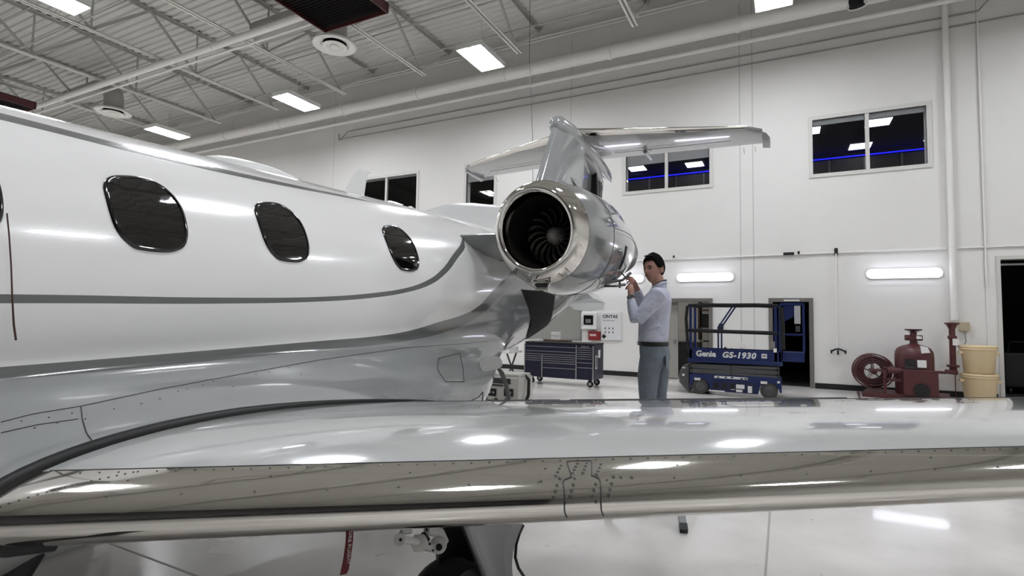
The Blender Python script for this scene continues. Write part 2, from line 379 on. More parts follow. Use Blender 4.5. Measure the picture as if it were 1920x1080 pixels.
# round diffusers with duct
def diffuser(x, y, label, elbow):
    z = 8.55; t = thing('ceiling_diffuser', label, 'air diffuser', (x, y, z), 'round ceiling diffusers')
    MB().lathe([(.53, .06), (.55, .0), (.5, -.02), (.36, .03), (.34, .12)], (x, y, z), n=40).build('outer_ring', M_STEEL, t, smooth=True)
    MB().lathe([(.30, -.01), (.31, -.03), (.22, -.05), (.14, .02), (.12, .06)], (x, y, z), n=36).build('inner_cone', M_STEEL, t, smooth=True)
    MB().lathe([(.001, -.06), (.1, -.055), (.12, -.03), (.1, 0)], (x, y, z), n=24).build('centre_plate', M_STEEL, t, smooth=True)
    MB().lathe([(.34, .121), (.335, .125)], (x, y, z), n=36).build('dark_throat', M_DARK, t)
    pts = [(x, y, z + .06), (x, y, z + .5), (x - .1, y, z + .75), (x - .35, y, z + .95), (x - .8, y, z + 1.05), (x - 3.0, y, z + 1.05)]
    MB().tube(pts, .30, 24).build('duct', mat('duct_metal', (170, 169, 165), .4), t, smooth=True)
diffuser(-10.35, 9.9, 'round ceiling diffuser right under the dark red heater box', 1)
diffuser(-21.0, 10.0, 'round ceiling diffuser with elbow duct at far left above aeroplane roof', 1)
pipe('wide white round duct at the top edge beside the dark red heater', [(-9.0, 9.7, 9.6), (-4.6, 9.7, 9.6)], .27, M_STEEL, name='air_duct', n=24)

# heaters
M_LOUV = mat('maroon_louvre', (58, 34, 34), .5)
def heater(x0, x1, y0, y1, z0, label):
    t = thing('unit_heater', label, 'heater', ((x0 + x1) / 2, (y0 + y1) / 2, z0), 'ceiling heaters')
    h = .24
    MB().box(x0, x0 + .03, y0, y1, z0, z0 + h).build('side_panel', M_RED, t); MB().box(x1 - .03, x1, y0, y1, z0, z0 + h).build('side_panel', M_RED, t)
    MB().box(x0, x1, y1 - .03, y1, z0, z0 + h).build('side_panel', M_RED, t); MB().box(x0, x1, y0, y0 + .03, z0, z0 + h).build('side_panel', M_RED, t)
    MB().box(x0, x1, y0, y1, z0 + h - .02, z0 + h).build('top_panel', M_RED, t)
    n = int((y1 - y0) / .085)
    for i in range(n):
        y = y0 + .05 + i * (y1 - y0 - .1) / n
        MB().add([(x0 + .03, y, z0 + .01), (x1 - .03, y, z0 + .01), (x1 - .03, y + .07, z0 + .06), (x0 + .03, y + .07, z0 + .06)], [(0, 1, 2, 3)]).build('louvre', M_LOUV, t)
    MB().box(x0 + .03, x1 - .03, y0 + .03, y1 - .03, z0 + .1, z0 + .11).build('dark_core', M_DARK, t)
heater(-9.95, -7.98, 5.8, 9.2, 8.45, 'dark red ceiling heater box with louvred underside at the top edge')
heater(-24.6, -22.85, 5.6, 8.55, 8.45, 'dark red ceiling heater box at the far left above the aeroplane')

# windows
M_WFR = mat('window_frame_white', (214, 212, 207), .45)
M_PANE = glass_mat('window_glass', (.84, .85, .87))
M_SHADE = mat('roller_shade_grey', (158, 158, 156), .8)
def window(i, x0, x1, shade, mull=True):
    z0, z1 = 5.16, 6.5
    g = bpy.data.objects.new('window_%d' % i, None); COL.objects.link(g); g.location = ((x0 + x1) / 2, WY, z0); g['kind'] = 'structure'
    f = .09
    for bx in ((x0 - f, x1 + f, z0 - f, z0), (x0 - f, x1 + f, z1, z1 + f), (x0 - f, x0, z0, z1), (x1, x1 + f, z0, z1)):
        MB().box(bx[0], bx[1], WY - .03, WY + .06, bx[2], bx[3]).build('window_frame', M_WFR, g, bevel=.004)
    mx = (x0 + x1) / 2
    if mull: MB().box(mx - .04, mx + .04, WY - .01, WY + .07, z0, z1).build('mullion', M_WFR, g)
    for a, b in (((x0, mx - .04), (mx + .04, x1)) if mull else ((x0, x1),)):
        MB().add([(a, WY + .03, z0), (b, WY + .03, z0), (b, WY + .03, z1), (a, WY + .03, z1)], [(0, 1, 2, 3)]).build('pane', M_PANE, g, normals=False)
        if shade: MB().box(a + .01, b - .01, WY + .04, WY + .045, z1 - shade, z1).build('roller_shade', M_SHADE, g)
window(1, .69, 2.93, .13); window(2, -3.92, -1.69, .60); window(3, -9.22, -8.18, .52, False); window(4, -13.95, -11.24, 0)
# upstairs office behind the windows: dark room, ceiling panels, blue light line
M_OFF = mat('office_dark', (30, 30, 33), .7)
M_OFFW = mat('office_wall', (96, 92, 88), .8)
M_PANEL = mat('office_light_panel', (235, 235, 245), .5, emit=3.0)
M_BLUE = mat('blue_light_line', (30, 34, 235), .5, emit=2.2, ecol=(26, 30, 255))
YB2 = 21.0
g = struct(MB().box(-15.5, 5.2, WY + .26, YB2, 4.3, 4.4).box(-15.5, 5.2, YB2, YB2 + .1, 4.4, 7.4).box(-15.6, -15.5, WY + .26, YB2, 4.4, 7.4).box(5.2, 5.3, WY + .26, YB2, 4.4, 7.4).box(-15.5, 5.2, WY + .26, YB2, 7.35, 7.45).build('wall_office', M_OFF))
for a, b in ((-5.7, 4.6),):
    MB().box(a, b, YB2 - .04, YB2, 4.4, 7.15).build('office_partition', M_OFFW, g)
    x = a
    while x < b:
        MB().box(x, x + .06, YB2 - .07, YB2 - .04, 4.4, 7.15).build('partition_post', mat('grey_post', (150, 148, 144), .5), g); x += 1.02
    MB().box(a, b, YB2 - .08, YB2 - .05, 7.2, 7.23).build('blue_light_line', M_BLUE, g)
for (x, y) in ((2.5, 18.1), (2.3, 20.3), (.75, 18.1), (.6, 20.2), (-2.85, 20.3), (-4.9, 20.0), (4.3, 20.2)):
    MB().box(x - .3, x + .3, y - .3, y + .3, 7.33, 7.349).build('light_panel', M_PANEL, g)
MB().box(-5.9, -5.75, WY + .26, YB2, 4.4, 7.35).build('dividing_wall', M_OFF, g)

# wall lamps
def wall_lamp(x, label, dz=0):
    z = 2.70 + dz; t = thing('wall_lamp', label, 'wall lamp', (x, WY, z), 'wall lamps over the doors')
    n = 12; out = []
    for sx, a0 in ((1, -90), (-1, 90)):
        for k in range(n + 1):
            a = R(a0 + 180 * k / n); out.append((x + sx * .58 + .1 * math.cos(a), WY - .13, z + .1 * math.sin(a)))
    MB().prism(out, (0, .08, 0)).build('diffuser', M_WLAMP, t, bevel=.02)
    sc = [((px - x) * 1.04 + x, WY - .06, (pz - z) * 1.12 + z) for px, _, pz in out]
    MB().prism(sc, (0, .06, 0)).build('backplate', M_WHITE, t)
wall_lamp(-1.82, 'long rounded wall lamp above the left doorway and the scissor lift')
wall_lamp(2.43, 'long rounded wall lamp above the red foam tank')
wall_lamp(-4.1, 'long rounded wall lamp half hidden behind the engine and the man')

# doors
def door_frame(i, x0, x1, z, m=M_FRAME, w=.07):
    g = bpy.data.objects.new('door_%d' % i, None); COL.objects.link(g); g.location = ((x0 + x1) / 2, WY, 0); g['kind'] = 'structure'
    MB().box(x0 - w, x0 + .02, WY - .03, WY + .25, 0, z + w).build('jamb', m, g); MB().box(x1 - .02, x1 + w, WY - .03, WY + .25, 0, z + w).build('jamb', m, g)
    MB().box(x0 + .02, x1 - .02, WY - .03, WY + .25, z - .02, z + w).build('head', m, g); return g
d1 = door_frame(1, -3.35, -1.70, 2.08); d2 = door_frame(2, -.25, .58, 2.08)
MB().box(.02, .36, WY - .04, WY - .03, 2.075, 2.11).build('door_closer_plate', M_WHITE, d2)
d3 = door_frame(3, 4.09, 7.6, 2.98, mat('door3_frame', (205, 203, 198), .5), .05)
MB().box(4.11, 7.6, WY + .12, WY + .2, 2.84, 2.88).build('roller_rail', M_ALU, d3)
MB().box(-3.33, -2.52, WY + .12, WY + .17, .02, 2.06).build('door_leaf', mat('door_grey', (150, 146, 140), .5), d1)
MB().box(-2.62, -2.58, WY + .07, WY + .12, .95, 1.05).build('door_handle', M_ALU, d1)
# room behind door 1 (lit) and dark rooms
r1 = struct(MB().box(-6, -6 + .1, WY + .26, 19, 0, 2.8).box(-1.2, -1.1, WY + .26, 19, 0, 2.8).box(-6, -1.1, 19, 19.1, 0, 2.8).box(-6, -1.1, WY + .26, 19, 2.8, 2.9).build('wall_storeroom', M_WALL))
tag(MB().box(-4.1, -3.9, 16.6, 16.8, 2.70, 2.79).build('storeroom_lamp', mat('store_lamp', (250, 250, 245), .5, emit=55)), 'small square ceiling lamp in the room behind the left doorway', 'ceiling lamp')
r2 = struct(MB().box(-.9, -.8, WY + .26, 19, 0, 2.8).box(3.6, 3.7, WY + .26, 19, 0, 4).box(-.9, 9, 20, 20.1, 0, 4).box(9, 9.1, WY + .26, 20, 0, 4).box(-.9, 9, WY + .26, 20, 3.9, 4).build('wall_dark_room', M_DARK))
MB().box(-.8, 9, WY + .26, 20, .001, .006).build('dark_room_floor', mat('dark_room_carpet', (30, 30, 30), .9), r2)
# shelf unit and counter in the storeroom
t = thing('storage_shelf', 'brown storage shelf with dark bin in the room behind left doorway', 'shelf', (-2.35, 18.4, 0))
M_BRN = mat('brown_board', (92, 70, 56), .6)
for z in (.9, 1.35, 1.9, 2.25): MB().box(-2.45, -1.5, 18.1, 18.7, z, z + .04).build('shelf_board', M_BRN, t)
for x in (-2.45, -1.55): MB().box(x, x + .05, 18.1, 18.7, 0, 2.4).build('upright', M_BRN, t)
tag(MB().box(-2.36, -1.62, 18.16, 18.6, 1.392, 1.8).build('storage_bin', M_DGREY, bevel=.02), 'dark grey bin on the brown shelf behind the left doorway', 'bin')
t = thing('counter', 'dark low counter with pale top inside the left doorway', 'counter', (-3.2, 16.6, 0))
MB().box(-3.9, -2.2, 16.2, 17.0, 0, .95).build('cabinet_body', M_DGREY, t); MB().box(-3.95, -2.15, 16.15, 17.05, .95, 1.0).build('counter_top', mat('pale_top', (190, 186, 180), .4), t)
# dark boxes inside door 3
t = thing('dark_trolley', 'black shapeless trolley standing in the dark right doorway', 'trolley', (4.9, 16.4, 0))
MB().box(4.5, 5.3, 16.1, 16.7, .15, .95).build('trolley_body', mat('nearly_black', (10, 10, 11), .5), t, bevel=.04); MB().tube([(4.6, 16.2, .95), (4.65, 16.2, 1.2), (5.2, 16.2, 1.2), (5.25, 16.2, .95)], .02, 8).build('push_handle', M_BLACK, t)
for x in (4.6, 5.2): MB().cyl((x, 16.2, .08), (x + .04, 16.2, .08), .08, 14).build('wheel', M_BLACK, t)

# ================================================================== AEROPLANE
X0 = -2.9
def lerp_tab(tab, x):
    if x <= tab[0][0]: return tab[0][1]
    for (a, b), (c, d) in zip(tab, tab[1:]):
        if x <= c: return b + (d - b) * (x - a) / (c - a)
    return tab[-1][1]
def smooth_tab(tab, x, w=.25): return sum(lerp_tab(tab, x + w * (i - 2) / 2) for i in range(5)) / 5
TOP = [(-3.9, 1.30), (-3.6, 1.62), (-3.1, 1.86), (-2.6, 2.02), (-2.1, 2.16), (-1.5, 2.235), (-1, 2.25), (3, 2.409), (5, 2.50), (7, 2.60), (8.6, 2.62), (9.2, 2.55)]
BOT = [(-3.9, 1.25), (-3.6, 1.05), (-3.1, .93), (-2.4, .82), (-1.5, .76), (-1, .75), (3, .91), (4.2, 1.0), (5.2, 1.12), (6.2, 1.35), (7.6, 1.80), (9.2, 2.40)]
WID = [(-3.9, .03), (-3.6, .24), (-3.1, .42), (-2.4, .60), (-1.5, .73), (-1, .75), (2.7, .75), (3.3, .735), (4, .69), (5, .60), (6, .50), (7, .39), (8, .25), (9.2, .06)]
AF = [(.50, .95), (.60, .985), (.64, 1.018), (.69, 1.052), (.746, 1.080), (.87, 1.106), (1.02, 1.117), (1.2, 1.122), (1.4, 1.119), (1.67, 1.108), (2.0, 1.083), (2.43, 1.04), (3.2, 1.0), (5, 1.0)]
ENV = [(-1.2, 0), (-.6, .25), (0, .75), (.45, 1), (2.7, 1), (3.4, .82), (3.9, .52), (4.5, .2), (5.0, .05), (5.6, 0)]
WTAB = [(-1, 1.15), (2.3, 1.15), (3.0, 1.06), (4.5, .95)]
def bez(p0, p1, p2, p3, t):
    u = 1 - t; return tuple(u * u * u * a + 3 * u * u * t * b + 3 * u * t * t * c + t * t * t * d for a, b, c, d in zip(p0, p1, p2, p3))
# wing
def wing_par(X):
    s = X + 1.75; return .57 + .58 * s, 2.50 + .452 * s, .975 + .045 * s, 1.03 + .035 * s, max(.155 - .006 * s, .12)
def half(x, t): return 5 * t * (.2969 * math.sqrt(max(x, 0)) - .1260 * x - .3516 * x * x + .2843 * x ** 3 - .1015 * x ** 4)
def wing_pt(X, x, up, off=0):
    yl, yt, z0, zt, t = wing_par(X); c = yt - yl
    f = lambda q: (yl + q * c, z0 + (zt - z0) * q + (half(q, t) * c if up > 0 else -half(q, t) * c * .85))
    y, z = f(x)
    if off:
        e = .004; (ya, za), (yb, zb) = f(max(x - e, 0)), f(x + e); dy, dz = yb - ya, zb - za; L = math.hypot(dy, dz) or 1
        ny, nz = (-dz / L, dy / L) if up > 0 else (dz / L, -dy / L); y += ny * off; z += nz * off
    return (X, y, z)
AF = [(0, .97), (.56, .97)] + [(wing_pt(-1.75, u / 60, 1)[1], wing_pt(-1.75, u / 60, 1)[2]) for u in range(1, 61)] + [(3.2, 1.0), (5, 1.0)]
NA, NB, NC = 40, 22, 22
def section(Y):
    zt = smooth_tab(TOP, Y); zb = smooth_tab(BOT, Y); w_ = smooth_tab(WID, Y); zc = (zt + zb) / 2; hh = (zt - zb) / 2
    el = lambda a: (w_ * math.cos(a), zc + hh * math.sin(a)); d = R
    e = smooth_tab(ENV, Y); e = e * e * (3 - 2 * e) if e < 1 else 1
    a0 = d(-16); out = [el(d(90) + (a0 - d(90)) * i / NA) for i in range(NA)]
    P0 = el(a0); W = smooth_tab(WTAB, Y); P3 = (W, lerp_tab(AF, Y) + .012)
    tx, tz = w_ * math.sin(a0), -hh * math.cos(a0); L = math.hypot(tx, tz)
    P1 = (P0[0] + tx / L * .17, P0[1] + tz / L * .17); P2 = (P3[0] - .27, P3[1] + .085)
    for i in range(NB):
        t = i / NB; q = bez(P0, P1, P2, P3, t); c = el(a0 + (d(-34) - a0) * t); out.append((c[0] + (q[0] - c[0]) * e, c[1] + (q[1] - c[1]) * e))
    for i in range(NC + 1):
        t = i / NC; q = bez(P3, (W, P3[1] - .25), (W - .1, .60), (0, .62), t); c = el(d(-34) + (d(-90) - d(-34)) * t); out.append((c[0] + (q[0] - c[0]) * e, c[1] + (q[1] - c[1]) * e))
    return out
PLANE = thing('airplane', 'white and grey twin-engine business jet with polished leading edges', 'airplane', (X0, 2.5, 0))
ys = [-3.9, -3.85, -3.75] + [-3.6 + .12 * i for i in range(28)] + [-.24 + .06 * i for i in range(100)] + [5.8 + .1 * i for i in range(35)]
rows = []
for y in ys:
    s = section(y); rows.append([(X0 + a, y, b) for a, b in s] + [(X0 - a, y, b) for a, b in s[-2:0:-1]])
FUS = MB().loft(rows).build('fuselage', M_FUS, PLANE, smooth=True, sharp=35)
from mathutils.bvhtree import BVHTree
def bvh(o):
    me = o.data; return BVHTree.FromPolygons([v.co[:] for v in me.vertices], [p.vertices[:] for p in me.polygons])
FB = bvh(FUS)
CAMW = SC.camera.matrix_world.copy()
def pxdir(px, py): return (CAMW.to_3x3() @ Vector((px - 960, 540 - py, -1000))).normalized()
def on_fus(y, z, side=1):
    """point and normal on the fuselage side at station y, height z"""
    h, n, _, _ = FB.ray_cast(Vector((X0 + side * 3, y, z)), Vector((-side, 0, 0)))
    return h, n

# cabin windows: rounded slanted outlines on the curved skin
M_WGL = mat('cabin_glass', (16, 15, 15), .03, coat=1); M_WRIM = mat('cabin_window_rim', (10, 10, 11), .12, coat=.8)
def win_outline(k=40):
    # unit outline, u along aft, v up; upper-front corner pinched, lower-aft round
    P = [(-.495, .245), (-.445, .35), (-.35, .425), (-.19, .47), (-.03, .497), (.14, .50), (.27, .455), (.37, .38), (.45, .26), (.49, .12), (.50, -.06), (.485, -.23), (.42, -.375), (.32, -.44), (.20, -.48), (.04, -.495), (-.12, -.495), (-.24, -.48), (-.33, -.42), (-.41, -.335), (-.465, -.21), (-.49, -.06), (-.50, .09)]
    out = []; n = len(P)
    for i in range(n):
        p0, p1, p2, p3 = P[i - 1], P[i], P[(i + 1) % n], P[(i + 2) % n]
        for j in range(3):
            t = j / 3; out.append(tuple(.5 * (2 * b + (c - a) * t + (2 * a - 5 * b + 4 * c - d) * t * t + (3 * b - a - 3 * c + d) * t ** 3) for a, b, c, d in zip(p0, p1, p2, p3)))
    return out
def cabin_window(yc, zc, wd, ht, side=1):
    o = win_outline(); sc = lambda k: [(yc + u * wd * k, zc + v * ht * k) for u, v in o]
    def pt(y, z, off):
        h, n = on_fus(y, z, side); return h + n * off
    g = bpy.data.objects.new('cabin_window', None); COL.objects.link(g); g.location = pt(yc, zc, 0); attach(g, PLANE)
    rings = [(1.0, .001), (.985, .007), (.93, .009), (.90, .003)]
    MB().grid([[pt(y, z, off) for y, z in sc(k)] for k, off in rings], True).build('window_rim', M_WRIM, g, smooth=True, sharp=60)
    rows = [[pt(y, z, .0035) for y, z in sc(k)] for k in (.90, .7, .5, .3, .12)]; m = MB().grid(rows, True); m.f.append(tuple(len(m.v) - len(o) + i for i in range(len(o))))
    m.build('window_pane', M_WGL, g, smooth=True)
for yc, zc, wd in ((1.199, 1.891, .288), (1.835, 1.918, .280), (2.765, 1.955, .30), (.615, 1.868, .288), (-.05, 1.845, .288)):
    for sd in (1, -1): cabin_window(yc, zc, wd, .31, sd)
# windshield
for sd in (1, -1):
    m = MB(); rows = []
    for i in range(8):
        y = -2.75 + i * .1; row = []
        for j in range(8):
            a = R(68 - j * 7.2); zt = smooth_tab(TOP, y); zb = smooth_tab(BOT, y); w_ = smooth_tab(WID, y); zc = (zt + zb) / 2; hh = (zt - zb) / 2
            row.append((X0 + sd * (w_ + .006) * math.cos(a), y, zc + (hh + .006) * math.sin(a)))
        rows.append(row)
    m.grid(rows).build('windshield', M_WGL, PLANE, smooth=True)

SEAM = .07; XT = 3.2
def span_xs(a, b, n): return [a + (b - a) * i / n for i in range(n + 1)]
def wing_half(side):
    mir = lambda p: (p[0], p[1], p[2]) if side > 0 else (2 * X0 - p[0], p[1], p[2])
    Xs = span_xs(-1.98, XT, 60)
    us = [SEAM + (1 - SEAM) * (i / 26) ** 1.3 for i in range(27)]
    prof = lambda X: [wing_pt(X, u, 1) for u in us] + [wing_pt(X, u, -1) for u in us[::-1]]
    MB().loft([[mir(p) for p in prof(X)] for X in Xs]).build('wing', M_WING, PLANE, smooth=True, sharp=50)
    ul = [SEAM * (i / 12) ** 2 for i in range(13)]
    le = lambda X: [wing_pt(X, u, 1, .0012) for u in ul[::-1]] + [wing_pt(X, u, -1, .0012) for u in ul[1:]]
    MB().grid([[mir(p) for p in le(X)] for X in span_xs(-1.98, XT, 80)]).build('leading_edge', M_CHROME, PLANE, smooth=True, sharp=80, label='polished bare metal leading edge')
    # rounded tip
    m = MB(); rows = []
    for i in range(7):
        f = math.sin(R(90 * i / 6)) ; k = math.cos(R(90 * i / 6)); X = XT + .12 * f; P = [wing_pt(XT, u, 1) for u in [0, .01, .03] + us] + [wing_pt(XT, u, -1) for u in us[::-1] + [.03, .01]]
        cy, cz = (wing_pt(XT, 0, 1)[1] + wing_pt(XT, 1, 1)[1]) / 2, wing_pt(XT, .5, 1)[2] - .04
        rows.append([mir((X, cy + (p[1] - cy) * (.75 + .25 * k), cz + (p[2] - cz) * max(k, .02))) for p in P])
    m.loft(rows).build('wing_tip', M_WING, PLANE, smooth=True, sharp=60)
wing_half(1); wing_half(-1)
# seam line, rivets, splice plate on the near wing
M_LINE = mat('panel_line', (58, 58, 58), .5); M_RIV = mat('rivet', (96, 94, 90), .35, metal=.6)
MB().tube([wing_pt(X, SEAM + .002, 1, .0005) for X in span_xs(-1.72, XT, 60)], .0016, 6).build('leading_edge_seam', M_LINE, PLANE)
def rivets(pts, r, name='rivets', m=M_RIV, parent=PLANE, h=.0012):
    b = MB()
    for p, n in pts:
        p = Vector(p); n = Vector(n).normalized(); b.tube([p - n * .001, p + n * h], [r, r * .6], 7)
    o = b.build(name, m, parent); o['kind'] = 'stuff'; return o
def wing_pn(X, x, up=1):
    a = Vector(wing_pt(X, x, up, .0014)); b = Vector(wing_pt(X, x, up, .01)); return a, b - a
rv = []
X = -1.68
while X < XT: rv.append(wing_pn(X, SEAM - .006)); X += .042
for u, dx in ((.02, .31), (.045, .62)):
    X = -1.5
    while X < XT: rv.append(wing_pn(X, u)); X += dx * .5
for i in range(16):
    X = -1.70 + .012 * i; rv.append(wing_pn(X, .012 + .0034 * i))
rivets(rv, .0035)
# splice: two polished joint lines that jog outward half way down, with fasteners
def line_on_le(xu, r=.002):
    return MB().tube([wing_pt(X, abs(u), 1 if u >= 0 else -1, .0015) for X, u in xu], r, 6)
def dens(pts, n=6):
    out = []
    for (a, b), (c, d) in zip(pts, pts[1:]):
        out += [(a + (c - a) * i / n, b + (d - b) * i / n) for i in range(n)]
    return out + [pts[-1]]
SX = -.535
Lp = dens([(SX + .012, .062), (SX + .008, .058), (SX + .035, .028), (SX + .037, .0265), (SX + .022, .022), (SX + .022, .018), (SX + .034, .004), (SX + .036, .0), (SX + .036, -.006), (SX + .036, -.010)])
Rp = dens([(SX + .062, .062), (SX + .067, .058), (SX + .082, .028), (SX + .088, .0265), (SX + .102, .022), (SX + .106, .018), (SX + .115, .004), (SX + .117, .0), (SX + .118, -.006), (SX + .118, -.010)])
sp = line_on_le(Lp).build('splice_joint', M_LINE, PLANE); line_on_le(Rp).build('splice_joint', M_LINE, PLANE)
line_on_le(dens([(SX + .005, .062), (SX + .062, .062)], 4), .0015).build('splice_joint', M_LINE, PLANE)
rv = []
for u in (.055, .048, .041, .034):
    rv += [wing_pn(SX + .034, u), wing_pn(SX + .058, u), wing_pn(SX - .002, u - .004), wing_pn(SX + .092, u - .004)]
for u in (.025, .015, .008, .003):
    dx = .044 if u > .02 else .046
    rv += [wing_pn(SX + dx, u), wing_pn(SX + .096, u), wing_pn(SX + .010, u), wing_pn(SX + .132, u)]
rv += [wing_pn(SX - .03, .022), wing_pn(SX + .15, .024), wing_pn(SX + .175, .023), wing_pn(SX + .036, .0005), wing_pn(SX + .105, .0005)]
rivets(rv, .0058, 'splice_fasteners')
# flap and aileron joint lines on wing top, fuel cap
for xa, xb, u in ((-1.6, 1.28, .78), (1.32, 2.9, .76)):
    MB().tube([wing_pt(X, u, 1, .0005) for X in span_xs(xa, xb, 20)], .002, 6).build('flap_line', M_LINE, PLANE)
MB().tube([wing_pt(1.3, u, 1, .001) for u in (.78, .85, .92, .99)], .003, 6).build('flap_line', M_LINE, PLANE)
# trailing edge flap fairings / dark flap-cove pieces seen along the rear edge
for a, b in ((-1.45, -1.1), (-1.05, -.7), (-.66, .30)):
    MB().tube([wing_pt(X, .985, 1, .004) for X in span_xs(a, b, 6)], .005, 6).build('flap_seal', M_DGREY, PLANE)

# wing root seal: black strip along the fairing edge
pts = [wing_pt(-1.752, u, -1, .004) for u in (.10, .05, .02, .006)] + [wing_pt(-1.752, u, 1, .006) for u in [0, .003, .008, .015, .025, .04, .06, .08] + [.1 + .9 * i / 50 for i in range(51)]]
rr = [.019 if p[1] < 1.3 else max(.003, .019 * (2.55 - p[1]) / 1.25) for p in pts]
MB().tube(pts, rr, 10).build('wing_root_seal', mat('black_seal', (24, 25, 26), .5), PLANE, smooth=True)
MB().tube([(2 * X0 - p[0], p[1], p[2]) for p in pts], rr, 10).build('wing_root_seal', MATS['black_seal'], PLANE, smooth=True)

# panel lines on the fuselage fairing, from pixels projected onto the skin
def fus_px(px, py, off=.0015):
    h, n, _, _ = FB.ray_cast(CAMW.translation, pxdir(px, py)); return (h + n * off, n) if h else (None, None)
def fus_line(pxs, r=.0014, name='panel_line', m=M_LINE, n=8):
    P = []
    for (a, b), (c, d) in zip(pxs, pxs[1:]):
        for i in range(n):
            h, _n = fus_px(a + (c - a) * i / n, b + (d - b) * i / n)
            if h: P.append(h)
    h, _n = fus_px(*pxs[-1])
    if h: P.append(h)
    if len(P) > 1: MB().tube(P, r, 6).build(name, m, PLANE)
fus_line([(2, 792), (60, 777), (152, 762), (300, 730), (450, 702), (600, 675), (760, 652), (860, 645), (915, 640)], .0012)
fus_line([(2, 812), (70, 797), (147, 786)], .0012)
fus_line([(152, 762), (154, 785), (162, 812), (187, 846)], .0016)
fus_line([(820, 690), (822, 672), (862, 662), (868, 690), (870, 716), (836, 716), (824, 700), (820, 690)], .002)
fus_line([(905, 757), (905, 735), (897, 745), (870, 757)], .003)
pts = []
for x, y in [(40, 790), (92, 783), (135, 775), (65, 803), (108, 793), (160, 786), (214, 767), (265, 757), (300, 748), (334, 734), (351, 729), (380, 722), (400, 715), (437, 725), (480, 702), (505, 698), (540, 690), (565, 702)]:
    h, n = fus_px(x, y)
    if h: pts.append((h, n))
rivets(pts, .003, 'fairing_screws')

# crown details
def cone_antenna():
    P = [(X0, 2.91, 2.41), (X0, 3.10, 2.40), (X0, 3.155, 2.635), (X0, 3.07, 2.645)]
    rows = []
    for (ya, yb, z, t) in ((2.88, 3.13, 2.39, .016), (2.93, 3.135, 2.46, .013), (3.00, 3.15, 2.56, .010), (3.05, 3.17, 2.63, .008), (3.07, 3.21, 2.645, .004)):
        rows.append([(X0 + t * math.sin(2 * math.pi * k / 12), (ya + yb) / 2 + (yb - ya) / 2 * math.cos(2 * math.pi * k / 12), z) for k in range(12)])
    MB().loft(rows).build('blade_antenna', M_WHITE, PLANE, smooth=True, sharp=60)
cone_antenna()
def dome(yc, L, w_, h, zb, name, m=M_WHITE):
    rows = []
    for i in range(9):
        a = R(90 * i / 8); k = math.cos(a) * .97 + .03; z = zb + h * math.sin(a)
        rows.append([(X0 + w_ * k * math.sin(2 * math.pi * j / 24), yc + (L * k ** .8) * math.cos(2 * math.pi * j / 24), z) for j in range(24)])
    MB().loft(rows).build(name, m, PLANE, smooth=True)
dome(2.18, .36, .13, .075, 2.36, 'satcom_dome'); dome(1.33, .07, .05, .05, 2.31, 'beacon_light')
dome(3.72, .05, .03, .05, 2.43, 'antenna_stub', M_ALU)

# tail: dorsal fin, fin, stabiliser
def foil_rows(stations, n=14):
    """stations: (z, y_le, y_te, half-thickness) -> closed symmetric sections in plan"""
    rows = []
    for z, a, b, t in stations:
        c = b - a; r = []
        for i in range(n + 1):
            u = (i / n) ** 1.6; r.append((X0 + t * half(u, 1) * 2, a + u * c, z))
        for i in range(n - 1, 0, -1):
            u = (i / n) ** 1.6; r.append((X0 - t * half(u, 1) * 2, a + u * c, z))
        rows.append(r)
    return rows
M_TAIL = mat('tail_grey_paint', (148, 150, 150), .2, coat=1, noise=.02, nscale=2)
MB().loft(foil_rows([(2.35, 5.9, 8.95, .17), (3.0, 6.22, 8.75, .16), (3.35, 6.40, 8.62, .15), (3.8, 6.66, 8.72, .14), (4.2, 6.90, 8.80, .13), (4.36, 6.98, 8.86, .125)])).build('fin', M_TAIL, PLANE, smooth=True, sharp=60)
MB().loft(foil_rows([(2.60, 8.62, 9.05, .05), (3.3, 8.72, 9.2, .045), (4.05, 8.85, 9.3, .04)])).build('rudder', M_TAIL, PLANE, smooth=True, sharp=60)
# dorsal fillet
rows = []
for y, zt, t in ((3.9, 2.47, .01), (4.3, 2.62, .05), (4.7, 2.71, .06), (5.3, 2.80, .065), (5.8, 2.90, .07), (6.3, 3.12, .08), (6.7, 3.6, .09)):
    rows.append([(X0 - t, y, 2.2), (X0 - t * .9, y, zt - .05), (X0 - t * .4, y, zt), (X0 + t * .4, y, zt), (X0 + t * .9, y, zt - .05), (X0 + t, y, 2.2)])
MB().loft(rows).build('dorsal_fin', mat('fin_white', (218, 218, 216), .2, coat=1), PLANE, smooth=True, sharp=50)
